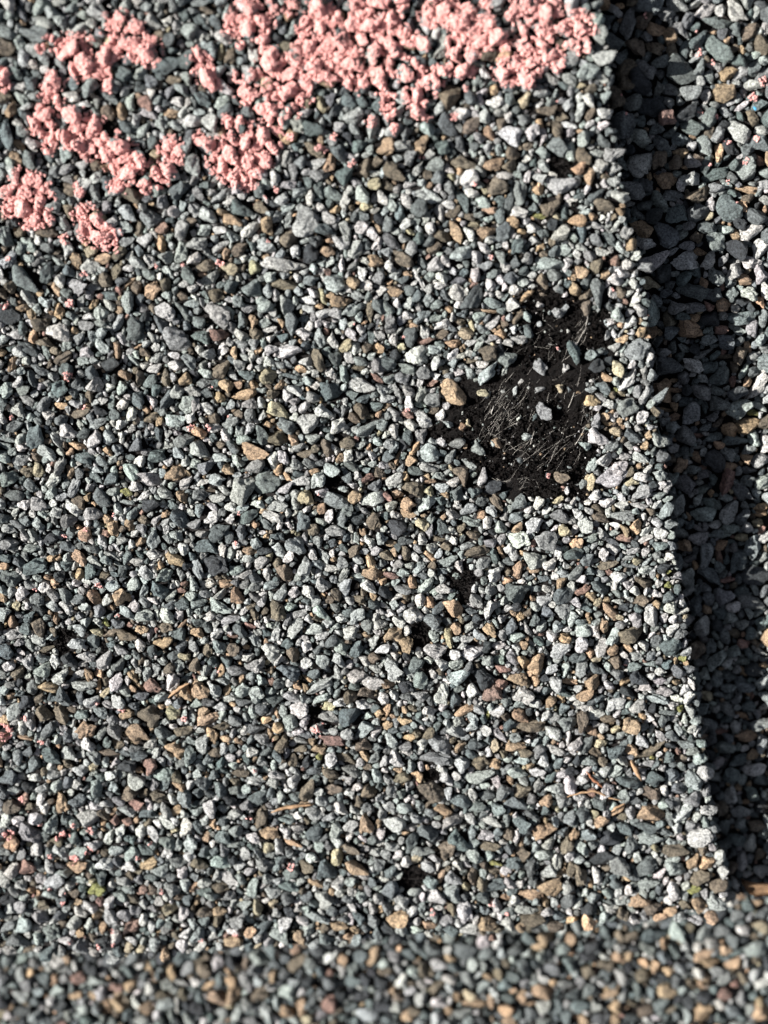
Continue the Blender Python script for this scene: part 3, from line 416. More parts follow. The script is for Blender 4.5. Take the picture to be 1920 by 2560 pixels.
((960,1280,3.456), """210 20 150 70 -10 T;120 130 170 160 0 N;330 110 130 120 0 P;500 130 170 110 -50 D;330 240 130 110 -40 W;430 110 10 10 0 D;190 250 150 80 -10 D;60 270 100 80 30 T;600 20 130 100 0 G;750 90 170 90 -20 G;770 200 130 90 0 B;
890 90 130 110 -70 W;910 20 10 10 0 W;1010 130 110 110 0 G;1170 240 210 150 0 W;1400 240 210 190 -30 M;1560 160 130 110 0 P;1510 340 130 70 -80 W;1640 270 80 100 0 O;1310 410 210 170 10 G;1290 500 130 70 0 T;1150 500 170 90 80 T;
1020 240 110 80 60 W;1000 330 100 50 -60 T;960 540 150 130 20 W;800 340 220 110 20 B;560 430 180 110 30 M;660 460 110 90 -40 W;600 250 80 90 0 W;480 240 140 50 -5 B;400 380 140 70 -35 O;270 390 100 70 -30 W;300 480 140 80 30 G;
130 450 100 80 -20 G;170 530 120 80 -10 G;60 550 150 70 -10 R;240 610 130 90 -60 O;370 640 180 100 55 G;520 670 160 90 -25 W;390 780 120 90 -80 O;600 840 210 150 -60 T;630 1010 150 100 -45 T;260 890 190 150 0 G;80 1060 180 140 10 T;
120 740 120 60 20 W;200 740 90 70 0 B;560 1080 220 80 -75 P;450 1200 210 150 15 W;770 1200 200 140 30 W;920 1020 150 110 -40 T;910 850 200 110 70 W;930 680 140 100 -40 G;1160 700 240 180 0 D;1070 600 90 80 0 O;750 860 120 60 -5 D;740 800 100 40 -40 W;
810 930 100 100 0 N;830 1060 130 100 -10 G;1180 910 90 90 0 O;1060 840 120 80 30 G;1300 940 140 110 50 D;1410 860 110 110 0 D;1550 720 190 150 10 D;1550 860 150 140 0 G;1240 1030 190 60 -60 G;1340 1120 130 80 -60 D;1140 1080 170 110 20 G;
1560 1100 120 90 -20 O;1530 1190 230 130 10 G;1210 1150 80 80 0 T;720 1100 120 80 10 G;990 1160 140 80 15 W;280 1310 150 130 0 D;620 1320 150 100 20 G;860 1440 220 200 -20 N;660 1430 200 150 20 G;70 1360 180 180 -20 G;500 1570 190 150 -70 W;
930 1570 190 160 30 R;1020 1360 160 80 -25 R;1150 1450 180 120 5 T;1330 1310 210 160 60 T;1310 1460 80 110 0 O;990 1270 120 110 -30 M;1110 1270 150 110 -50 M;190 1510 140 110 0 N;700 1710 210 90 20 O;400 1710 160 100 -10 W;
320 1590 180 110 10 G;90 1590 90 110 0 W;110 1710 110 80 -70 D;180 1800 120 90 20 O;20 1720 90 140 0 O;30 1840 90 90 0 O;240 1700 90 70 0 B;310 1810 140 50 -40 D;980 1720 140 90 30 W;1060 1640 100 100 0 M;900 1760 90 40 80 Y;
1210 1580 190 140 0 G;1310 1660 110 90 50 W;1440 1640 120 100 30 T;1560 1560 150 80 -5 D;1400 1550 110 80 0 D;1600 1470 150 60 0 O;1080 1850 130 90 60 D;1270 1860 260 120 10 B;1280 1940 150 40 5 W;480 2010 220 190 0 M;620 1900 170 120 -20 G;
760 1860 110 90 0 G;1000 1940 180 80 -50 G;810 2010 190 100 0 D;1130 2030 200 100 15 T;1300 1990 110 60 40 G;1340 2070 140 110 60 M;1480 2060 190 80 -10 G;1480 1780 100 90 -20 G;750 2090 110 90 0 D;830 2170 170 110 20 B;110 2140 170 120 -40 W;
430 2130 300 120 0 M;220 1950 130 70 -10 O;290 1920 90 100 0 B;650 2040 110 70 60 T;200 2080 100 70 0 W;60 1970 140 110 -20 G;960 2020 80 120 0 P;1570 2180 10 10 0 D;170 1880 150 60 20 D;460 1850 110 60 60 M;1590 1960 150 60 80 W;1190 2150 140 80 0 G;
540 1750 110 80 20 D;420 1400 80 90 0 W;500 1460 10 10 0 W;530 1470 110 50 -70 W;50 880 110 80 0 W;150 830 110 70 70 W;340 550 120 80 0 D;500 510 120 50 -20 D;630 560 80 60 -40 G;850 680 70 70 0 W;1260 580 90 60 0 D;1370 580 110 80 -20 D;
1470 560 90 80 0 W;1550 530 130 90 0 G;960 400 90 80 -50 D;1070 430 110 80 10 D;1380 760 110 130 60 W"""),
((1440,1280,3.456), """80 110 160 130 -70 W;210 50 180 90 -20 B;390 40 230 100 10 M;590 50 100 60 -80 W;520 130 150 110 60 O;730 180 130 100 0 W;600 170 120 80 50 W;600 230 140 60 40 W;420 230 150 80 10 R;330 190 110 70 0 G;310 260 170 60 -30 D;
100 410 140 110 50 M;30 270 110 90 60 T;280 460 190 80 10 B;720 300 140 110 -20 M;800 390 90 80 0 W;500 340 140 70 20 W;450 400 140 50 -5 G;460 465 150 50 0 D;620 430 140 40 25 G;370 560 150 110 20 W;210 660 210 110 -25 D;
60 680 140 90 40 R;590 610 190 100 -10 B;560 760 140 100 -10 B;690 710 120 80 -20 W;450 630 100 90 0 W;300 860 210 100 -35 T;360 780 110 50 0 G;650 900 190 140 -70 W;810 830 120 130 0 W;480 1070 260 180 10 B;830 1010 140 80 60 W;
820 1170 190 170 20 D;690 1120 140 100 50 D;60 1020 160 130 -20 G;460 1180 120 60 -25 O;520 1250 130 80 0 G;950 1210 100 90 0 G;920 1270 80 60 30 Y;870 1290 60 70 0 T;870 1370 140 120 0 D;650 1250 110 80 70 D;630 1320 150 50 5 M;
350 1300 120 110 -30 B;180 1350 150 110 -10 D;360 1400 140 130 0 M;540 1420 160 140 0 N;40 1370 110 190 0 G;290 1500 100 90 0 W;430 1470 120 60 30 T;720 1460 110 70 0 G;860 1470 110 60 0 T;1000 1480 140 60 -60 W;760 1545 150 80 -10 G;
940 1540 90 110 0 W;970 1600 130 110 30 W;870 1610 120 70 -20 W;700 1620 220 90 -20 G;340 1660 190 110 20 W;530 1680 160 110 40 G;460 1560 200 80 -30 N;320 1540 120 60 10 B;80 1580 170 90 30 O;170 1750 160 110 30 W;280 1790 150 90 10 B;
470 1840 190 160 -60 T;800 1740 170 60 0 D;60 1800 180 120 -70 B;900 1700 70 70 0 Y;340 1880 100 80 50 P;380 1940 130 60 30 G;570 1980 110 110 0 W;730 1930 150 70 -60 G;650 1900 140 50 60 W;880 1880 150 60 -60 G;940 1900 130 40 -60 G;
1000 1870 90 90 0 W;1050 1900 110 50 70 W;480 2050 120 110 0 T;640 2070 320 90 25 B;330 2060 160 120 60 D;210 2000 130 80 0 P;100 2010 190 100 60 D;950 2010 190 90 -10 M;1070 2130 120 120 0 G;800 2120 130 110 60 D;100 2150 170 90 -20 M;
480 2170 60 80 0 O;670 2130 70 40 0 Y;920 2130 90 80 -20 B;610 2180 140 70 10 W;820 2020 110 60 0 N;640 1790 90 80 0 W;800 640 70 70 40 Y;800 520 60 40 30 Y;720 620 70 80 0 W;790 580 50 60 0 G;710 550 40 60 0 O;910 740 50 60 0 W;920 800 60 90 0 W;
930 860 100 60 0 W;950 910 60 40 20 P;900 930 60 60 0 W;200 1620 130 70 40 D;140 1640 110 60 20 D;50 950 110 80 20 M;120 940 60 70 0 T;180 960 90 60 30 G;440 940 60 50 0 W;370 910 110 50 -20 P;600 500 140 90 30 G;210 530 90 70 0 G;130 510 80 80 0 D;
470 520 80 70 70 D;540 840 100 90 -40 D;740 820 60 80 0 D;420 830 110 80 0 N;720 1290 70 80 0 D;740 1020 80 50 -60 W;100 840 170 60 -20 D"""),
((0,1920,3.456), """180 130 10 10 0 G;70 80 180 150 0 D;360 260 120 90 30 W;110 330 150 150 -20 B;530 290 190 130 -70 T;670 140 90 90 0 W;810 330 140 90 -40 W;760 430 210 160 20 G;260 560 230 180 -20 M;110 640 150 140 0 O;230 860 170 150 -30 R;
660 860 200 150 0 T;910 830 160 140 20 W;840 1040 160 110 0 Y;1090 370 170 90 -10 G;1290 320 130 80 -60 W;1360 250 200 110 0 B;1520 370 130 80 40 O;930 600 100 160 0 W;1040 540 110 130 0 W;1210 540 100 120 0 W;1330 560 180 80 -60 W;
1440 640 160 130 0 M;1290 830 170 110 20 O;1540 810 170 110 0 M;1440 470 180 80 -40 W;420 850 150 100 -60 G;690 970 200 70 5 G;1300 950 150 80 -10 D;1240 1180 90 90 0 W;1590 1250 110 160 0 W;340 1280 150 150 -60 G;180 1190 120 120 0 G;
270 1060 90 80 -30 O;300 1160 90 80 0 G;670 1160 90 70 0 T;960 1270 120 160 0 G;830 1280 90 90 -50 T;1140 1380 180 130 60 R;700 1540 170 160 -40 M;60 1480 10 10 0 M;160 1490 220 110 -10 M;450 1420 170 150 0 M;690 1430 80 80 0 O;80 1580 140 80 0 G;
1110 1570 150 80 70 P;1240 1500 70 80 0 G;1180 110 170 130 -20 G;1420 50 180 130 -20 M;860 80 100 90 0 M;980 160 90 90 0 G;460 60 160 90 0 G;590 660 10 10 0 M;430 1100 150 90 0 G;640 1090 110 110 0 B;1390 1290 80 60 0 B;1430 1400 80 90 0 M;1530 1440 100 80 -30 B;
1050 60 90 100 0 G;1000 1660 170 90 10 G;1040 1110 140 100 -50 M;1600 260 10 10 0 D;60 1130 150 90 0 N;530 1270 130 90 0 D;250 1570 140 60 30 B;980 380 110 40 60 T;890 480 60 60 0 O;1320 1060 130 80 -50 B;1130 930 90 80 0 B"""),
((480,1920,1.983), """240 25 90 50 -20 B;60 75 90 70 0 D;150 15 80 40 -10 D;315 70 90 60 0 G;215 70 60 50 0 B;320 145 110 65 0 D;190 160 90 60 -10 N;460 85 60 30 -50 W;565 110 90 120 0 B;685 160 60 50 10 D;690 30 90 60 0 B;780 125 60 60 0 W;
880 120 90 80 0 B;865 190 60 50 0 D;740 200 90 60 -30 W;700 105 100 60 0 B;455 200 120 25 15 T;560 185 90 25 -5 T;610 230 100 70 0 G;470 255 90 50 -20 M;525 240 60 50 0 W;340 240 80 120 0 B;865 275 75 100 0 T;610 320 100 80 40 D;
715 305 70 90 0 G;500 370 110 40 -10 O;100 270 40 80 0 O;70 345 45 65 0 T;25 290 60 70 0 D;210 230 80 60 0 G;140 465 95 75 10 G;355 480 120 70 -20 M;260 430 60 90 0 G;185 550 110 60 -45 W;140 595 90 55 0 B;570 495 80 90 0 B;
490 515 90 80 0 D;670 500 110 110 0 D;820 490 130 70 -10 T;725 565 80 60 40 W;610 570 90 45 -15 T;400 620 90 60 -20 G;330 690 55 110 0 P;650 650 110 90 -40 G;480 590 110 60 0 D;225 760 90 90 0 M;360 790 100 60 35 D;520 700 50 45 0 W;
620 740 140 50 -15 G;730 785 100 50 -5 T;790 750 30 70 0 W;775 840 60 50 0 T;440 830 80 110 60 G;60 620 90 50 0 D;100 640 100 50 -20 G;60 710 90 55 0 B;20 30 60 60 0 G;30 130 60 60 0 D;300 390 60 50 0 D;630 390 55 60 0 G;545 430 60 40 0 D;
890 360 60 60 0 D;840 640 60 60 0 G;930 480 60 70 0 M;900 690 50 80 0 G;60 420 60 70 -60 D;920 40 60 90 0 G;250 640 10 10 0 G;260 680 50 90 -70 G;380 395 70 60 0 P;470 345 40 35 0 W;130 760 60 70 0 B;30 220 80 50 0 G;580 800 80 60 20 G;670 850 80 70 0 M;270 185 70 60 0 M;
420 30 90 50 0 G;600 15 90 40 0 D;350 10 60 40 0 D;410 165 60 40 0 G;790 60 70 50 0 G;890 570 50 70 0 D;770 650 60 60 0 M"""),
((960,1920,1.983), """230 120 155 115 -10 B;360 80 90 50 0 D;475 45 160 80 20 G;380 165 85 100 50 D;660 25 110 60 -10 G;690 115 100 70 0 B;800 160 80 55 10 T;845 105 100 60 10 G;880 35 70 50 20 W;295 210 100 60 -10 T;50 280 120 100 -30 G;
345 265 130 70 15 G;215 320 110 90 0 D;370 350 110 110 0 D;470 190 100 65 0 D;565 205 80 80 0 M;510 135 90 55 -10 D;435 320 50 90 0 M;505 330 85 50 0 W;535 265 110 50 -20 W;680 275 95 85 0 D;660 185 120 80 -30 D;795 310 130 85 10 T;
740 230 90 45 -20 D;715 360 45 60 0 D;165 435 55 95 0 P;450 430 95 85 0 G;525 385 120 50 0 B;685 420 80 80 0 B;640 470 90 65 -20 D;720 500 60 90 0 D;790 430 90 70 20 G;810 515 95 80 10 G;905 380 80 90 0 B;550 470 80 35 0 Y;
440 540 60 90 0 B;345 540 90 70 0 G;335 620 90 100 0 M;280 540 40 80 0 T;260 640 110 80 -40 W;30 605 90 110 0 D;70 745 110 80 20 O;20 700 60 80 0 M;225 780 80 55 0 O;400 710 80 120 0 W;420 800 110 60 0 G;515 770 105 80 0 T;620 770 85 60 -40 W;
565 680 60 80 0 W;710 700 130 60 0 G;735 750 130 80 0 B;835 590 130 100 40 T;720 625 130 50 -10 T;915 660 80 90 -30 D;870 735 80 50 -10 D;930 755 60 40 40 O;850 790 90 60 0 B;310 400 90 140 -10 B;190 410 130 60 0 M;360 470 10 10 0 G;
600 345 10 10 0 D;620 400 60 60 0 D;615 330 60 80 0 B;555 580 110 80 0 D;490 570 60 80 0 B;410 590 50 70 0 P;350 700 10 10 0 G;90 50 90 60 0 B;25 55 60 60 0 G;40 390 80 60 0 G;70 530 50 60 -70 G;490 530 35 80 0 G;185 690 50 80 0 M;
500 705 50 55 0 M;620 570 70 60 0 G;330 810 80 60 0 D;540 840 50 50 0 R;800 670 40 60 0 T;930 500 60 80 0 B;450 750 50 60 0 W;760 20 90 50 0 G;90 130 60 60 0 M;30 190 50 70 50 G;100 200 80 60 0 G;160 250 60 60 0 G;540 510 90 40 0 B;860 205 60 40 0 P"""),
((1440,1920,1.983), """115 170 75 90 0 D;140 20 90 70 50 G;265 70 150 70 0 D;390 50 100 90 0 D;580 60 110 80 -40 G;510 105 90 70 -10 D;475 30 80 80 0 D;375 125 100 80 0 B;290 160 80 55 0 D;375 225 140 90 -10 T;215 215 95 25 45 O;125 270 80 75 0 T;
180 350 130 95 0 N;35 230 80 80 0 D;60 330 90 70 0 M;240 300 100 60 -45 D;590 160 110 90 30 M;530 230 140 70 50 G;350 295 130 55 0 D;370 350 140 70 0 G;460 175 60 60 0 D;500 190 50 100 0 M;610 350 140 105 10 W;440 180 70 50 0 G;120 445 140 85 15 N;
215 480 110 110 0 M;490 410 150 75 0 B;650 470 90 70 0 O;500 500 120 100 0 G;620 540 120 80 0 B;580 600 70 55 0 Y;705 580 100 90 -30 B;350 480 130 90 20 D;20 530 70 120 0 B;100 530 110 50 -70 W;480 610 110 70 -60 W;360 570 110 70 0 G;
320 670 100 90 -20 T;610 680 80 80 0 T;200 575 80 60 0 D;690 670 110 90 -30 G;65 695 90 60 0 N;165 700 90 35 -40 W;420 745 80 50 0 O;380 690 90 70 30 B;290 750 60 50 0 W;90 640 70 60 0 M;210 610 50 60 -40 W;270 225 60 80 0 G;230 245 60 40 0 B;
100 60 90 40 -20 D;30 60 70 60 0 G;30 400 90 60 -60 G;450 320 80 40 -20 D;560 290 80 60 50 M;600 240 50 50 0 W;630 410 50 50 0 B;480 455 80 40 20 G;510 740 60 60 0 G;590 750 90 50 -20 G;460 660 60 50 0 W;540 680 70 50 -30 B;640 510 10 10 0 B;670 740 70 70 0 T;
155 620 60 60 0 G;75 580 30 60 0 O;250 550 60 25 -30 O;220 670 70 40 0 W;330 620 80 40 -40 G;270 420 10 10 0 G;390 430 40 40 0 W;540 580 60 50 0 W"""),
]
# granules of the lower layer on the right
ROCKS_R = [
((1440,0,3.456), """450 200 300 130 75 M;400 480 170 110 60 M;780 120 170 130 10 M;690 260 170 110 -10 T;680 410 180 110 -30 B;830 440 130 100 -60 B;900 260 200 100 -45 M;1020 30 160 80 20 G;1120 100 220 120 40 W;1370 90 280 170 -50 W;1210 200 280 110 0 M;
1220 420 330 150 -45 D;1500 270 200 120 45 B;1560 130 180 90 70 G;1340 310 130 50 -60 G;1430 430 90 90 0 T;940 430 150 90 70 D;1050 490 190 80 20 G;1190 570 190 80 -15 W;1310 630 190 130 20 T;1420 630 230 90 45 G;1270 810 220 180 0 T;
1120 840 150 110 80 W;1320 890 170 50 20 G;1430 920 160 60 20 W;1150 670 130 90 -80 M;900 620 300 220 -30 D;560 700 260 200 -20 N;600 610 190 150 -20 M;830 780 170 110 0 M;650 920 250 200 20 N;940 970 200 170 0 N;1070 980 120 80 -60 G;
1160 1030 210 140 80 M;1140 1150 130 110 60 B;1400 1140 220 200 0 W;1520 1020 150 120 -40 B;1590 900 170 110 10 D;1580 1240 250 160 -20 D;1240 1320 160 90 -75 O;1340 1280 180 120 -30 N;1480 1480 240 200 60 M;1220 1500 290 120 25 D;
1310 1800 260 200 -50 D;1550 1870 210 150 -10 D;1520 2010 230 140 10 W;1280 1990 150 110 -30 G;1190 2090 220 170 -10 M;1580 2150 190 150 50 W;1480 1640 210 70 -10 T;1500 1720 150 90 0 B;1310 1600 110 60 -30 G;1150 1860 110 80 40 P;
900 1320 150 90 -10 T;860 1400 130 130 0 B;740 1240 170 140 -10 D;900 1200 150 130 0 D;700 1110 130 120 0 M;770 1560 210 150 0 T;1060 1690 250 120 25 B;860 1860 200 180 30 D;560 1980 220 160 -10 T;540 1850 180 80 -40 M;820 1690 200 100 0 M;
1040 2050 120 110 0 B;920 2030 100 90 0 M;730 1740 220 110 -40 M;1630 650 180 120 50 M;1540 600 150 130 30 D;1620 1600 130 90 20 G;1600 40 130 90 10 D;1000 1400 150 120 -30 M;430 720 150 120 0 B;1050 1360 140 80 0 B;680 780 10 10 0 M;
1610 390 180 140 -30 B;1550 470 140 70 40 G;1640 250 80 130 0 W;1540 740 200 100 -10 G;450 1300 130 110 0 N;1450 800 100 60 -60 M;1300 970 130 90 -20 M;1640 1730 120 90 0 G"""),
((1440,640,3.456), """1520 50 200 120 0 W;1600 170 190 170 -30 G;1210 170 190 140 -70 M;1000 310 290 140 -5 D;1460 200 140 110 0 T;1340 220 120 110 0 M;1640 300 190 110 -50 W;1590 400 140 80 -70 O;1270 420 150 130 0 T;1430 400 170 90 0 N;1420 540 290 120 10 M;1400 640 180 80 -10 G;
970 640 260 170 -30 T;1140 720 160 100 10 M;1290 740 180 140 -50 D;810 540 130 150 0 B;1100 840 200 70 35 M;1480 780 140 70 -50 T;1560 1130 360 130 55 W;1450 1000 160 70 60 G;1160 960 160 130 20 D;1250 1040 220 180 70 D;930 1060 130 130 0 M;
1080 1170 190 160 0 M;1220 1280 190 170 -40 M;860 1160 130 50 -10 T;790 1330 180 40 -5 T;1500 1460 250 140 20 T;1640 1630 200 180 70 W;1200 1570 190 90 25 M;1380 1600 240 100 -5 D;1060 1560 120 60 -10 R;760 1430 120 90 20 M;1040 1750 130 80 -80 T;
950 1970 210 170 -10 M;1110 1890 140 90 10 M;1100 2020 130 90 50 M;1330 1820 150 80 0 T;1500 1850 150 80 0 D;1620 1950 180 130 40 G;1150 2120 110 110 -40 M;1440 2050 220 140 -30 D;1590 2170 140 80 0 O;770 1600 130 120 0 M;1470 1750 110 120 0 T;
930 1680 110 90 0 D;1330 1710 170 110 -50 M;820 1740 120 90 -50 B;1540 870 130 90 20 G;1050 130 150 110 -40 D;760 150 190 160 60 N;770 320 130 80 20 D;1020 440 180 110 20 M;1160 540 180 150 -20 N;930 800 130 70 -30 M;700 740 120 120 0 D;
840 790 120 90 70 M;950 1260 140 110 30 D;1290 870 150 50 0 B;1600 730 110 110 0 M;1540 1350 130 60 0 Y;1590 1300 140 60 -20 G;1060 60 10 10 0 M;1120 1480 110 90 0 M;1250 1430 160 60 30 B;1060 1650 130 40 10 G;990 1100 10 10 0 M"""),
((1440,1280,3.456), """1120 370 230 130 -80 M;1320 160 190 130 10 M;1480 130 110 110 0 G;1620 220 130 90 50 W;1550 550 280 180 -10 N;1280 730 170 160 0 M;1520 780 260 140 -5 M;1260 880 200 100 -10 D;1340 910 120 100 0 M;1430 970 140 110 20 M;1290 1080 160 100 -60 M;
1450 1130 130 110 10 R;1450 1290 170 80 15 M;1210 190 160 80 0 M;1120 660 130 90 -20 M;1020 790 150 150 0 D;1110 1090 100 90 0 M;1450 1380 110 60 -60 T;1320 1420 140 110 0 D;1460 1510 190 100 0 M;1220 1460 120 110 0 M;1310 1700 190 100 -40 M;
1440 1760 140 60 -30 T;1470 1940 210 120 10 T;1290 2040 190 120 -20 M;1600 1990 110 170 0 M;1080 1300 140 70 10 M;1300 590 150 60 10 R;900 180 170 100 0 M;980 400 130 80 0 M;1240 380 170 70 -70 R;1310 330 120 40 80 M;1570 100 120 90 0 P;1600 20 120 60 0 O;
1380 310 110 100 -20 M;1590 1200 160 60 -20 G;1630 1330 90 60 20 O;1630 1690 130 60 20 W;1040 1450 150 100 -60 M;1260 1900 130 60 0 R;1520 1600 90 40 70 R;1590 970 110 130 0 D;1620 400 130 90 50 G;980 40 90 40 -70 T;820 20 130 80 -10 M;1130 840 90 90 0 T;
1240 1580 110 70 0 M;1200 1700 90 80 0 G;1330 1590 110 80 40 M;1590 870 160 60 40 M;1050 140 120 50 -20 G;1420 1900 90 50 0 B;1480 1830 100 50 -20 D;1150 1510 70 90 0 M"""),
]
# granules of the next course below, far out of focus
ROCKS_C = [
((0,1920,3.456), """580 1650 100 90 -20 O;470 1830 90 110 0 O;650 1970 150 80 10 O;800 1970 90 80 -40 O;1020 1960 110 60 30 O;1270 2070 160 120 0 O;1280 1720 110 80 -50 O;840 1840 180 110 -10 G;1010 1780 80 90 0 W;230 1870 160 110 60 M;90 1920 60 60 0 R;440 2010 90 90 0 W;300 2120 10 10 0 G;90 2140 130 80 0 W;600 2140 90 100 0 G;300 1680 100 100 0 M;930 2040 60 130 0 O;1540 2050 70 200 0 G;1230 1870 90 90 0 G;720 2080 110 90 0 G"""),
((480,1920,1.983), """60 1000 80 90 0 B;185 1005 50 50 0 O;260 1050 60 100 0 G;405 1035 50 70 0 O;470 1110 80 90 0 G;130 1140 100 100 0 T;200 1130 70 100 -30 O;340 1120 90 90 0 B;470 1205 80 80 0 O;540 1180 60 110 0 O;680 1170 80 110 0 R;90 1080 90 40 40 T;570 1240 60 60 0 P;340 940 110 80 0 G;750 1000 70 70 0 G;420 970 80 70 0 D;580 1060 100 70 0 N;520 960 130 60 45 B;900 930 60 120 -30 T;800 1060 90 60 0 D;870 1220 120 80 0 G"""),
((960,1920,1.983), """770 880 80 60 20 O;930 850 70 80 0 O;400 900 120 100 0 D;580 910 60 70 0 G;440 970 60 90 0 G;330 940 60 50 0 O;250 900 100 80 0 D;700 990 80 130 30 D;790 1050 60 60 0 W;790 1110 120 100 0 T;450 1165 130 50 0 O;370 1140 60 50 0 O;530 1155 40 80 0 O;110 1230 70 70 0 O;190 1140 80 90 0 G;620 1250 80 50 0 O;330 1090 60 60 0 G;690 1110 40 40 0 T;200 1000 60 110 0 B;780 930 70 70 0 M;570 1020 60 70 0 B;500 980 50 70 0 M"""),
((1440,1920,1.983), """850 680 60 90 30 D;910 670 80 50 -20 T;890 890 120 80 0 M;670 870 80 60 0 G;630 920 120 60 40 T;660 960 130 60 0 T;500 800 80 110 0 G;725 810 80 100 0 D;380 820 130 80 0 D;440 870 50 70 0 T;200 940 60 60 0 O;260 930 50 50 0 O;140 975 100 60 0 B;400 985 70 70 0 T;740 1115 80 70 0 R;650 1040 60 60 0 T;630 1210 110 110 0 T;920 1210 90 120 0 T;910 1150 70 60 -30 T;560 1230 60 90 0 G;720 1170 70 60 0 W;170 1120 120 50 30 T;450 1100 110 80 0 T;740 900 60 60 0 T;550 880 60 60 0 G;780 1200 90 80 0 D;390 1240 60 40 0 W;850 970 50 60 0 G;800 730 80 60 0 M"""),
]
CHALK = {
'hook': [((0,0,3.456), "1020 240 110;1060 330 110;1180 300 90;1220 420 130;1290 400 80;970 450 80;880 520 80;860 600 90;900 670 70;920 740 50;720 380 70;740 460 60;570 420 100;620 490 50;690 590 90;740 640 50;490 670 65;430 790 75;450 870 75;370 960 60;410 1020 90;330 1080 80;430 1130 95;440 1200 70;420 1280 55;540 960 45;620 1050 90;720 1100 115;830 1150 115;650 1190 110;800 1250 105;880 1330 80;950 1250 45;1050 1300 85;1110 1370 95;1040 1420 105;1080 1520 95;1020 1590 70;1220 1440 65;1250 1620 65;1480 1290 85;1490 1430 65;1400 1500 85;1390 1600 35;1010 1160 35;430 330 35;350 420 35")],
'left_patch': [((0,0,3.456), "190 1500 55;220 1580 105;330 1570 55;180 1680 115;330 1670 105;120 1780 95;260 1800 125;350 1850 85;80 1820 55")],
'leaf_patch': [((0,0,3.456), "690 1790 45;740 1870 85;800 1960 110;900 2030 105;950 2100 75;560 2070 40;700 1670 40;660 1600 25")],
'edge_sliver': [((0,0,3.456), "10 640 65;40 730 50")],
'small_smear': [((480,0,3.456), "60 500 75;110 570 95;130 650 75;190 720 55")],
'lower_smear': [((480,0,3.456), "60 1200 55;160 1250 45;110 1225 30")],
'band': [((480,0,3.456), "400 220 105;450 180 115;560 130 125;600 50 95;570 240 105;590 330 75;420 390 35;860 70 55;1100 80 95;1180 140 105;990 200 55;960 270 50;1150 220 95;1200 320 100;1080 400 75;960 400 70;660 480 85;720 560 95;640 520 55;820 600 100;900 660 125;850 740 125;930 760 105;770 830 125;880 870 85;800 950 75;560 640 45;540 740 65;590 800 45;460 810 80;490 870 50;400 670 50;580 960 55;640 980 85;690 900 60;720 1060 65;740 1120 50;310 1050 50;420 1050 45;450 1150 95;640 1180 75;300 1250 85;400 1300 125;280 1380 115;450 1400 115;380 1480 105;470 1530 85;480 1600 45;600 1300 75;560 1400 75;640 1400 55;700 1290 40;760 1260 35;1000 560 85;1120 500 105;1200 600 105;1100 640 65;1280 560 85;1330 640 85;1420 680 105;1340 560 65;1300 270 75;1380 250 85;1410 170 75;1500 200 105;1580 260 95;1480 340 110;1620 330 75;1360 430 85;1260 480 75;1600 620 75;1620 740 60;1430 40 60;1540 50 55;1640 20 55"),
 ((960,0,3.456), "60 240 95;30 350 90;60 440 105;140 310 75;240 340 65;230 560 65;100 590 80;200 640 65;140 500 55;40 150 55;330 380 50;440 720 90;340 720 65;480 620 50;330 620 45;260 840 75;320 920 75;360 990 45;40 860 55;50 960 55;90 1100 35;430 100 100;500 40 110;580 140 105;640 60 85;720 150 75;420 200 45;620 230 55;650 360 105;700 440 95;600 480 60;640 560 105;720 600 65;560 620 55;850 230 85;880 320 95;970 320 65;1020 390 55;1080 400 35;820 390 40;870 40 50;1240 60 120;1350 80 140;1300 180 125;1450 180 125;1220 330 95;1260 420 105;1400 290 115;1520 260 100;1570 330 70;1330 500 75;1180 520 80;1080 600 105;1190 640 90;1240 700 50;1290 610 60;1480 500 60;1510 580 40;1600 230 60;1090 120 40;160 20 60"),
 ((1440,0,3.456), "40 220 95;90 260 75;70 340 65;60 420 60")],
}
CRUMBS = [((480,0,3.456),"1540 1050 55;850 1180 35;1230 1180 35;1380 1410 35;1100 1280 35;1150 1290 30;720 1640 25;640 1700 20;660 2080 20;920 1000 30"),
((960,0,3.456),"610 1010 35;700 770 28;330 1360 25;780 1590 15;1490 870 15;90 1180 20"),
((0,640,3.456),"30 420 40;600 410 35;580 1040 45;720 150 30;710 1310 18;100 1400 20;1640 1480 28;80 20 20;1340 90 20;1580 70 20"),
((480,640,3.456),"240 60 35;140 1480 25;10 1480 18;1100 2060 16;180 1130 14;300 1390 14;1410 580 12"),
((960,640,3.456),"930 10 20;620 1540 16;1430 1900 24;1270 1330 14;1065 665 10;1500 800 14;1480 860 12;170 710 16;200 1330 20"),
((0,1280,3.456),"30 1900 75;350 2000 28;1050 1710 26;1590 1790 32;550 220 20;200 1790 28;840 1660 14;860 640 30;1010 890 30;300 680 18;830 1370 20;960 30 20;740 150 16"),
((480,1280,3.456),"210 1370 24;1060 1870 34;1140 1830 16;1100 1910 20;370 270 20;400 10 20;700 1980 12"),
((0,1920,3.456),"80 570 45;180 270 22;570 580 45;640 790 45;780 550 34;770 720 34;560 1170 26;1400 1070 22;430 1060 22;970 1410 18;1300 640 18;1050 1340 16;980 1520 16;350 490 18;640 490 16;760 190 14;500 600 22;570 1100 18;600 1500 14;860 1520 16;1200 770 24;430 760 24;100 1920 22"),
((480,1920,1.983),"280 255 13;485 490 20;50 850 15;215 830 14;310 15 10"),
((960,1920,1.983),"240 715 14;535 680 12;365 1180 14;610 720 8"),
((1440,640,3.456),"60 1260 22;320 290 14;870 220 14;225 930 14;600 940 8;1390 50 12"),
((1440,1280,3.456),"1120 540 20;430 1340 16")]
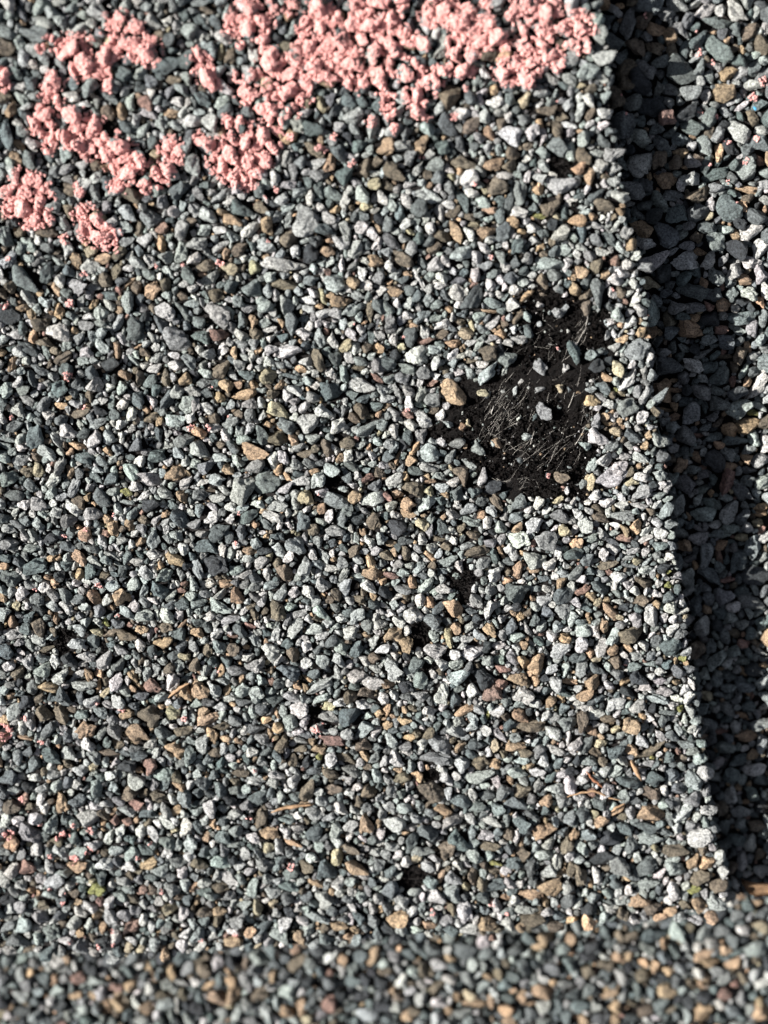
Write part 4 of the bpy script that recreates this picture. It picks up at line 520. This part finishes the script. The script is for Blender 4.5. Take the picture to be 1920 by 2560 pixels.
CRUMBS_R = [((1440,0,3.456),"1070 440 35;1560 830 45;1640 700 40;1240 1000 20;610 130 22;415 820 22;1190 1420 22;1330 1210 28;1410 1730 20;1480 1390 30;1100 960 22;1060 270 16;620 1290 20;1200 530 18;440 980 16;1340 1570 16;1120 2030 14;1580 1190 24")]

# ------------------------------------------------------------------ the roof under everything
def slab(name, P, ztop, zbot, mat, parent, cell=None):
    """a sheet of real thickness with a slightly ragged rim; ztop / zbot are functions of y"""
    pts = []
    for a, b in zip(P, np.roll(P, -1, 0)):
        n = max(1, int(np.hypot(*(b-a))/.06))
        for t in range(n): pts.append(a+(b-a)*t/n)
    pts = np.array(pts); n = len(pts)
    bm = bmesh.new(); rings = []
    for lv in range(5):
        t = lv/4; ring = []
        for p in pts:
            j = rng.normal(0, .008, 2) if lv else np.zeros(2)
            ring.append(bm.verts.new((p[0]+j[0], p[1]+j[1], (1-t)*ztop(p[1])+t*zbot(p[1]))))
        rings.append(ring)
    for A, B in zip(rings, rings[1:]):
        for i in range(n): bm.faces.new((A[i], B[i], B[(i+1) % n], A[(i+1) % n]))
    top = bm.faces.new(rings[0][::-1] if False else rings[0]); bot = bm.faces.new(rings[-1][::-1])
    bmesh.ops.recalc_face_normals(bm, faces=bm.faces)
    bmesh.ops.triangulate(bm, faces=[top, bot])
    me = bpy.data.meshes.new(name); bm.to_mesh(me); bm.free()
    return obj(name, me, mat, parent)
bm = bmesh.new(); bmesh.ops.create_grid(bm, x_segments=60, y_segments=60, size=30)
for v in bm.verts: v.co.z = -1.15+rng.normal(0, .01)
me = bpy.data.meshes.new('roof_underlayment'); bm.to_mesh(me); bm.free()
deck = obj('roof_underlayment', me, M_felt); deck['kind'] = 'structure'

tab = thing('roof_shingle', 'raised grey shingle covered in mineral granules, with a bare black patch and pink chalk', 'roof shingle', (0, 0, 0))
low = thing('roof_shingle', 'lower granule shingle strip at the right, mostly in shadow of the raised edge', 'roof shingle', (2.6, 0, float(base_z(0))))
crs = thing('roof_shingle', 'out of focus granule shingle of the next course along the bottom', 'roof shingle', (0, -4, COURSE_Z))
slab('asphalt_mat', tab_poly, lambda y: 0.0, lambda y: float(base_z(y))+.01, M_asph, tab)
slab('asphalt_mat', base_poly, lambda y: float(base_z(y)), lambda y: float(base_z(y))-.2, M_asph, low)
slab('asphalt_mat', course_poly, lambda y: COURSE_Z, lambda y: COURSE_Z-.25, M_asph, crs)
for p in (low, crs):
    for ch in p.children: ch.location = -Vector(p.location)

# ------------------------------------------------------------------ granules
r1 = np.random.default_rng(5)
gt = Grid(XL, XR, YB, YT); gt.poly(gt.ok, tab_poly, True)
for x, y, a, b in VOIDS:
    cx, cy = at(x, y, .02); k = px_per_cm(cx, cy)
    g = gt.window(cx, cy, a*.9/k, b*.9/k, 0); gt.ok[g[0]] &= ~g[1]
gt.poly(gt.ok, bare_poly, False)
tab_rocks = read_rocks(ROCKS, lambda y: 0.0, r1, gt)
gt.occ |= False
sz = lambda y: float(np.interp(y, [-4, 0, 4.5], [.98, 1.0, 1.06]))
tab_rocks += fill(gt, [(.10, .15, 5000, .06, .01), (.07, .11, 20000, .08, .015), (.04, .075, 55000, .09, .016), (.024, .042, 50000, .10, .024), (.014, .024, 14000, .12, .022)], lambda y: 0.0, r1, sz)
# a sprinkle of dust-size grains caught in the exposed patch and the gaps
gb = Grid(XL, XR, YB, YT); gb.poly(gb.ok, bare_poly, True)
tab_rocks += fill(gb, [(.05, .09, 14, .0, 0), (.03, .055, 25, .0, 0)], lambda y: .014, r1)
grit = fill(gb, [(.012, .026, 130, .0, 0), (.008, .014, 260, .0, 0)], lambda y: .012, r1, prob=np.array([.45, .2, .1, .05, .0, .02, .08, .04, .06, 0])/1.0)

gr = Grid(XL, XR, YB, YT); gr.poly(gr.ok, base_poly, True)
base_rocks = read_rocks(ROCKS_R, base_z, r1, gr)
szb = lambda y: float(np.interp(y, [-3.6, -1.5, 0, 4.5], [.85, 1.0, 1.15, 1.4]))
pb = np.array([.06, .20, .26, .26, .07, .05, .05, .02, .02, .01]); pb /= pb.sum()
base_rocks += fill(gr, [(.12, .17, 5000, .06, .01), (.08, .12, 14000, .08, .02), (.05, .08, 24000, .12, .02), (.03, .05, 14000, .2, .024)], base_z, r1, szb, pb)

gc = Grid(XL, XR, YB, YT); gc.poly(gc.ok, course_poly, True)
ROCKS_C = [(a, s.replace(' O', ' T')) for a, s in ROCKS_C]
crs_rocks = read_rocks(ROCKS_C, lambda y: COURSE_Z, r1, gc)
crs_rocks += fill(gc, [(.10, .15, 5000, .06, .01), (.075, .11, 9000, .06, .02), (.045, .075, 24000, .08, .02), (.03, .045, 10000, .12, .02)], lambda y: COURSE_Z, r1, prob=np.array([.06, .15, .22, .29, .10, .07, .06, .03, .01, .01]))
print('granules', len(tab_rocks), len(base_rocks), len(crs_rocks))

def lv_tab(R): return 3 if R[3]*R[4] > .0011 else 2
def shift(rocks, p):      # into the coordinates of the parent
    for R in rocks:
        R[0] -= p.location.x; R[1] -= p.location.y; R[2] -= p.location.z
vis_fix = {}
def lay(parent, rocks, n, lv_s, lvf):
    vis = sorted([R for R in rocks if in_frame(R)], key=lambda R: -R[3]*R[4])[:n]
    ids = {id(R) for R in vis}
    rest = [R for R in rocks if id(R) not in ids]
    shift(rocks, parent)
    for R in vis: single_rock('granule', R, lv_s, parent)
    join_rocks('granules', rest, lvf, M_many, parent)
tab_big = sorted(tab_rocks, key=lambda R: -R[3]*R[4])
lay(tab, tab_rocks, 300, 4, lv_tab)
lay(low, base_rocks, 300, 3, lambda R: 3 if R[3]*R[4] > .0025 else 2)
lay(crs, crs_rocks, 300, 3, lambda R: 2)

# ------------------------------------------------------------------ the exposed asphalt with its glass mat
def rough_sheet(name, P, parent):
    g = Grid(XL, XR, YB, YT); g.poly(g.ok, P, True)
    st = 2; sub = g.ok[::st, ::st]; js, is_ = np.nonzero(sub)
    j0, j1, i0, i1 = js.min()-3, js.max()+4, is_.min()-3, is_.max()+4
    m = np.zeros((j1-j0+1, i1-i0+1), bool); m[:j1-j0, :i1-i0] = sub[j0:j1, i0:i1]
    for _ in range(6):
        m = m | np.roll(m, 1, 0) | np.roll(m, -1, 0) | np.roll(m, 1, 1) | np.roll(m, -1, 1)
    yy, xx = np.mgrid[0:m.shape[0], 0:m.shape[1]]
    X = (xx+i0)*RES*st+g.x0; Y = (yy+j0)*RES*st+g.y0
    Z = np.full(X.shape, .006); rr = np.random.default_rng(3)
    for f, a in ((3, .008), (9, .006), (22, .004), (45, .002)):
        for _ in range(7):
            q = rr.normal(size=2); q /= np.hypot(*q); Z += np.sin((X*q[0]+Y*q[1])*f*rr.uniform(.7, 1.4)*2+rr.uniform(0, 6.3))*a/2.2
    Z += rr.normal(0, .0012, Z.shape)
    Z = np.maximum(Z, -.012)+.010
    idx = -np.ones(m.shape, int); idx[m] = np.arange(m.sum())
    q = m[:-1, :-1] & m[1:, :-1] & m[:-1, 1:] & m[1:, 1:]
    a, b = np.nonzero(q)
    F = np.stack([idx[a, b], idx[a, b+1], idx[a+1, b+1], idx[a+1, b]], 1)
    V = np.stack([X[m], Y[m], Z[m]], 1)
    o = obj(name, mesh_np(name, V, F), M_bare, parent)
    return o
bs = rough_sheet('exposed_asphalt', bare_poly, tab); bs['label'] = 'bare black brown patch where the granules are missing'
join_rocks('mineral_grit', grit, lambda R: 1, M_many, tab)

ac = Grid(XL, XR, YB, YT); ac.poly(ac.ok, bare_poly, True)
for x, y, a, b in VOIDS:
    cx, cy = at(x, y, .02); k = px_per_cm(cx, cy); g = ac.window(cx, cy, a/k, b/k, 0); ac.ok[g[0]] |= g[1]
crumb = []; js, is_ = np.nonzero(ac.ok); r3 = np.random.default_rng(8)
for q in r3.integers(0, len(js), 7000):
    x, y = (is_[q]+.5)*RES+ac.x0, (js[q]+.5)*RES+ac.y0; a = r3.uniform(.004, .012) if r3.uniform() < .9 else r3.uniform(.012, .024)
    crumb.append([x, y, .018+r3.uniform(0, .013)*(abs(math.sin(x*19+y*7)*math.sin(y*23-x*5))+.4), a, a*r3.uniform(.6, 1), a*r3.uniform(.6, 1.1), r3.uniform(0, 6), r3.normal(0, .5), r3.normal(0, .5), r3.integers(len(SHAPES)), np.array([.01, .007, .006])])
join_rocks('asphalt_crumbs', crumb, lambda R: 1, M_bare, tab)

def tubes(name, curves, mat, parent, sides=4):
    V, F = [], []
    for pts, rads in curves:
        pts = np.array(pts, float); o = len(V); n = len(pts)
        for i, p in enumerate(pts):
            t = pts[min(i+1, n-1)]-pts[max(i-1, 0)]; t /= np.linalg.norm(t)+1e-9
            u = np.cross(t, [0, 0, 1.0]); u /= np.linalg.norm(u)+1e-9; w = np.cross(u, t)
            for s in range(sides):
                an = 2*math.pi*s/sides; V.append(p+(u*math.cos(an)+w*math.sin(an))*rads[i])
        for i in range(n-1):
            for s in range(sides):
                a = o+i*sides+s; b = o+i*sides+(s+1) % sides; F.append((a, b, b+sides, a+sides))
        c0, c1 = len(V), len(V)+1; V.append(pts[0]); V.append(pts[-1])
        for s in range(sides):
            F.append((c0, o+(s+1) % sides, o+s, o+s)); F.append((c1, o+(n-1)*sides+s, o+(n-1)*sides+(s+1) % sides, o+(n-1)*sides+(s+1) % sides))
    me = bpy.data.meshes.new(name)
    me.from_pydata([tuple(v) for v in V], [], [tuple(dict.fromkeys(int(i) for i in f)) for f in F]); me.update()
    for p in me.polygons: p.use_smooth = True
    return obj(name, me, mat, parent)
r2 = np.random.default_rng(21)
def fibre(px, py, ang, L, z=.03, bow=.06, rad=.0011):
    x, y = at(px, py, z); L = L/300
    c, s = math.cos(ang), math.sin(ang); b = r2.normal(0, bow)*L; pts = []
    for t in np.linspace(-.5, .5, 6):
        k = b*(1-4*t*t); pts.append((x+c*L*t-s*k, y+s*L*t+c*k, z+r2.normal(0, .003)))
    return pts, [rad]*6
fib = []
for (cx, cy, sx, sy, an, sa, n, L0, L1) in [(1275,1000,42,48,52,9,26,30,95),(1235,1040,25,30,55,8,16,40,90),(1340,1120,55,30,48,12,26,25,80),(1380,1130,60,50,42,30,20,12,50),(1290,1210,50,14,20,30,24,12,45),
        (1450,830,10,30,60,14,16,20,60),(1380,850,60,60,50,30,16,12,50),(1330,900,60,60,55,22,18,12,45),(1440,960,40,50,60,20,12,12,50),(1460,1080,22,60,60,20,16,20,60),(1240,1080,40,40,40,40,24,12,45)]:
    for _ in range(n):
        fib.append(fibre(cx+r2.normal(0, sx)*.8, cy+r2.normal(0, sy)*.8, math.radians(an+r2.normal(0, sa*1.3)), r2.uniform(L0*.7, L1), z=.026+r2.uniform(0, .014), rad=r2.uniform(.0003, .0007)*(1.7 if r2.uniform() < .08 else 1)))
for px, py, an, L in [(1467,800,80,30),(1449,850,62,70),(1231,1025,75,22),(1428,1000,70,40),(1496,1030,68,20),(1331,1095,75,34),(1450,1090,62,50)]:
    fib.append(fibre(px, py, math.radians(an), L, z=.045, bow=.02, rad=.0022))
fo = tubes('glass_fibres', fib, M_fibre, tab, 3); fo['kind'] = 'stuff'
fo['label'] = 'fine pale glass fibres lying across the bare patch'
# stray fibres and asphalt crumbs along the cut edge
ef = []
for _ in range(60):
    i = r2.uniform(3, len(EDGE_PX)-3); k = int(i); t = i-k
    px = EDGE_PX[k][0]*(1-t)+EDGE_PX[k+1][0]*t+r2.uniform(0, 10); py = EDGE_PX[k][1]*(1-t)+EDGE_PX[k+1][1]*t
    ef.append(fibre(px, py, math.radians(r2.normal(-60, 40)), r2.uniform(15, 45), z=-.04-r2.uniform(0, .1), bow=.2, rad=.0009))
eo = tubes('edge_fibres', ef, M_fibre, tab, 3); eo['kind'] = 'stuff'

# ------------------------------------------------------------------ loose granules lying in the exposed patch
LOOSE = [(1407,775,38,20,50,'M','small grey granule leaning on its neighbour near the top of the bare patch'),(1394,782,31,27,0,'M','small rounded grey granule touching the leaning one near the top of the bare patch'),
 (1350,918,46,34,-62,'M','lumpy slate grey granule alone in the upper middle of the bare patch'),(1434,881,64,33,-82,'D','long smooth dark slate granule in the bare patch'),
 (1415,921,22,24,0,'W','tiny bright white granule below the long dark one in the bare patch'),(1401,972,24,22,0,'P','small pale cream granule in the centre of the bare patch'),
 (1350,975,28,18,10,'M','dull little granule left of the pale cream one in the bare patch'),(1359,1027,50,30,-62,'M','grey wedge shaped granule with a black shadow beside it in the bare patch'),
 (1209,984,36,22,-35,'P','small yellowish granule right of the big tan granule at the bare patch'),(1157,1067,20,22,0,'T','tiny tan granule of a pair at the lower left of the bare patch'),
 (1170,1060,24,16,-60,'P','tiny pale granule of a pair at the lower left of the bare patch'),(1297,1045,18,10,70,'W','tiny white splinter left below the wedge shaped granule'),
 (1402,1193,40,28,-20,'B','olive brown granule beside a pink crumb at the bottom of the bare patch'),(1419,1227,20,16,-60,'W','tiny white granule just below the olive brown one'),
 (1475,886,34,26,20,'M','flat grey granule above the dark round one at the right of the bare patch'),(1490,912,42,36,0,'N','dark round granule near the right rim of the bare patch'),(1503,880,34,24,30,'D','dark granule close to the right rim of the bare patch, top of a small cluster'),
 (1378,1035+210,10,8,0,'W','pinpoint white grain at the bottom rim of the bare patch')]
for px, py, w, h, an, k, lab in LOOSE:
    x, y = at(px, py, .04); s = px_per_cm(x, y)
    R = make_rock(x, y, .016, w/s/2, h/s/2, math.radians(an), k, r2)
    o = single_rock('loose_granule', R, 4, None); tag(o, lab, 'granule', 'loose granules in the bare patch')

# ------------------------------------------------------------------ pink chalk rubbed over the granules
print('bvh'); deps_v, deps_f, off = [], [], 0
for R in tab_rocks:
    if R[1] > .9 or True:
        lv = 2; v = rock_verts(R, lv); deps_v.append(v); deps_f.append(ICO[lv][1]+off); off += len(v)
bv = BVHTree.FromPolygons(np.vstack(deps_v).tolist(), np.vstack(deps_f).tolist())
lv_, lf_, off = [], [], 0
for R in base_rocks:
    v = rock_verts(R, 2)+np.array(low.location[:]); lv_.append(v); lf_.append(ICO[2][1]+off); off += len(v)
bvl = BVHTree.FromPolygons(np.vstack(lv_).tolist(), np.vstack(lf_).tolist())
def value_noise(x, y, f, seed):
    rr = np.random.default_rng(seed); T = rr.uniform(0, 1, (64, 64)); x = x*f+13; y = y*f+17
    i, j = np.floor(x).astype(int), np.floor(y).astype(int); u, v = x-i, y-j; u = u*u*(3-2*u); v = v*v*(3-2*v)
    g = lambda a, b: T[a % 64, b % 64]
    return (g(i, j)*(1-u)+g(i+1, j)*u)*(1-v)+(g(i, j+1)*(1-u)+g(i+1, j+1)*u)*v
CR = []
for i in range(10):
    v = ICO[1][0]*np.random.default_rng(900+i).uniform(.65, 1.25, (len(ICO[1][0]), 1)); CR.append(v)
def chalk(name, spots, label, tree, zoff, step, need, keep, seed, fuse=False):
    g = Grid(XL, XR, YB, YT); rr = np.random.default_rng(seed)
    for (ox, oy, s), txt in spots:
        for it in txt.split(';'):
            a, b, c = map(float, it.split()); x, y = at(ox+a/s, oy+b/s, zoff+.06); k = px_per_cm(x, y)
            w = g.window(x, y, c/s/k, c/s/k, 0)
            if w: g.ok[w[0]] |= w[1]
    js, is_ = np.nonzero(g.ok); n = int(len(js)*(RES/step)**2)
    if n < 4: n = 4
    p = rr.integers(0, len(js), n); X = (is_[p]+rr.uniform(0, 1, n))*RES+g.x0; Y = (js[p]+rr.uniform(0, 1, n))*RES+g.y0
    nz = .4*value_noise(X, Y, 8, seed)+.35*value_noise(X, Y, 24, seed+1)+.25*value_noise(X, Y, 55, seed+2)
    V, F, o = [], [], 0
    H = [tree.ray_cast(Vector((x, y, zoff+.5)), Vector((0, 0, -1))) for x, y in zip(X, Y)]
    Z = np.array([q[0].z-zoff if q[0] is not None else 0 for q in H]); B = {}
    bi, bj = np.floor(X/.045).astype(int), np.floor(Y/.045).astype(int)
    for i, j, z in zip(bi, bj, Z): B.setdefault((i, j), []).append(z)
    B = {k_: float(np.mean(v_)) for k_, v_ in B.items()}
    for x, y, q, h, z, i, j in zip(X, Y, nz, H, Z, bi, bj):
        if h[0] is None: continue
        m = np.mean([B.get((i+a, j+c), z) for a in (-2, -1, 0, 1, 2) for c in (-2, -1, 0, 1, 2)])
        if fuse and z < m+.008 and q > keep+.03: z = m+rr.uniform(-.010, .009)
        if z < need+.03*(rr.uniform()-.5) or q < keep: continue
        r = rr.uniform(.0035, .0095)*(.7+.7*q)*(1.7 if rr.uniform() < .06 else 1)
        v = CR[rr.integers(10)]*np.array([1, 1, .75])*r
        t = rr.uniform(0, 6.28); c, s_ = math.cos(t), math.sin(t)
        v = np.stack([v[:, 0]*c-v[:, 1]*s_, v[:, 0]*s_+v[:, 1]*c, v[:, 2]], 1)
        v = v+np.array([x, y, zoff+z+r*.35+(max(0, q-.35)*.04+.007)*rr.uniform()])
        V.append(v); F.append(ICO[1][1]+o); o += len(v)
    if not V: print('no chalk', name); return None
    ob = obj(name, mesh_np(name, np.vstack(V), np.vstack(F), smooth=False), M_chalk); print(name, len(V))
    if label: tag(ob, label, 'chalk mark')
    return ob
LAB = {'hook': 'crumbly pink chalk stroke hooking down the left side of the raised shingle', 'left_patch': 'thick pink chalk patch beside the left border, lowest of the chalk on the left',
 'leaf_patch': 'leaf shaped pink chalk patch right of the thick left patch, below the hooked stroke', 'edge_sliver': 'sliver of pink chalk cut off by the left border', 'lower_smear': 'faint little pink chalk smear left of the tip of the broad band', 'small_smear': 'small pink chalk smear between the hooked stroke and the broad band', 'band': 'broad ragged band of pink chalk across the top up to the shingle edge'}
for i, (k, v) in enumerate(CHALK.items()):
    chalk('chalk_mark', v, LAB[k], bv, 0.0, (.0048), .012, .37 if k in ('band', 'hook') else .25, 40+i, True)['group'] = 'pink chalk marks'
halo = [(reg, ';'.join('%g %g %g' % (float(a.split()[0]), float(a.split()[1]), float(a.split()[2])*1.5) for a in s.split(';'))) for v in CHALK.values() for reg, s in v]
c0 = chalk('chalk_crumbs', halo, 'fine pink chalk dust sprinkled on the granules around the chalk marks', bv, 0.0, .012, .0, .48, 91); c0['kind'] = 'stuff'; c0['category'] = 'chalk crumbs'
c1 = chalk('chalk_crumbs', CRUMBS, None, bv, 0.0, .010, .015, .25, 77)
c2 = chalk('chalk_crumbs', CRUMBS_R, None, bvl, -.3, .010, -.06, .2, 78)
if c1: tag(c1, 'scattered crumbs of pink chalk dust among the granules of the raised shingle', 'chalk crumbs')['kind'] = 'stuff'
if c2: tag(c2, 'pink chalk crumbs on the lower strip at the right edge', 'chalk crumbs')['kind'] = 'stuff'

# ------------------------------------------------------------------ bits of plant and paint
def strand(name, pxs, rad, mat, label, cat, z=.085, zb=None):
    pts = []
    for i, (px, py) in enumerate(pxs):
        x, y = at(px, py, z); pts.append((x, y, z+r2.normal(0, .006)))
    P = []; 
    for a, b in zip(pts, pts[1:]):
        for t in np.linspace(0, 1, 5)[:-1]: P.append([a[q]*(1-t)+b[q]*t+r2.normal(0, .002) for q in range(3)])
    P.append(pts[-1]); n = len(P)
    o = tubes(name, [(P, [rad*(1-.75*abs(2*i/(n-1)-1)**2)*r2.uniform(.8, 1.2) for i in range(n)])], mat, None, 6)
    return tag(o, label, cat)
strand('plant_fibre', [(1418,1993),(1450,1984),(1487,1978),(1505,1984),(1524,1996),(1556,2001)], .011, M_straw, 'curved tan plant fibre lying on the granules near the lower right edge', 'plant fibre')
strand('twig', [(1466,1928),(1480,1946),(1498,1961),(1514,1974)], .013, M_twig, 'short reddish brown twig above the curved tan fibre', 'twig')
strand('straw_piece', [(1577,1903),(1590,1925),(1604,1952)], .021, M_straw, 'short straight tan straw piece near the right edge above the fibre', 'straw')
strand('straw_piece', [(678,2029),(712,2020),(742,2016),(784,2012)], .016, M_straw, 'long thin brown straw piece lying level in the lower middle', 'straw')
strand('straw_piece', [(420,1745),(448,1722),(476,1707)], .013, M_straw, 'slanting tan straw piece left of the flat brown stone', 'straw')
strand('straw_piece', [(1527,2030),(1540,2018),(1563,2008)], .014, M_straw, 'pale straw stub just under the curved tan fibre', 'straw')
# curled dry leaf lying on the lower strip
lx = [at(x, y, -.16) for x, y in [(1852,2196),(1868,2212),(1890,2217),(1925,2212),(1960,2196)]]
bm = bmesh.new(); rows = []
for i, (x, y) in enumerate(lx):
    w = .07*math.sin(math.pi*(i+.5)/5); rows.append([bm.verts.new((x, y+w*k, -.15+.035*k*k+.01*i)) for k in (-1, -.4, .3, 1)])
for A, B in zip(rows, rows[1:]):
    for j in range(3): bm.faces.new((A[j], B[j], B[j+1], A[j+1]))
bmesh.ops.solidify(bm, geom=bm.faces[:], thickness=.008)
for f in bm.faces: f.smooth = True
me = bpy.data.meshes.new('dry_leaf'); bm.to_mesh(me); bm.free()
tag(obj('dry_leaf', me, M_straw), 'curled tan scrap of dry leaf on the lower strip at the right border', 'dry leaf')
x, y = at(1887, 271, -.2)
b = mesh_np('paint_chip', SHAPES[3].get(2)*np.array([.018, .011, .006]), ICO[2][1])
o = obj('paint_chip', b, M_blue); o.location = (x, y, -.195); o.rotation_euler = (.2, .3, 2.2)
tag(o, 'tiny bright blue chip on the lower strip at the upper right', 'paint chip')
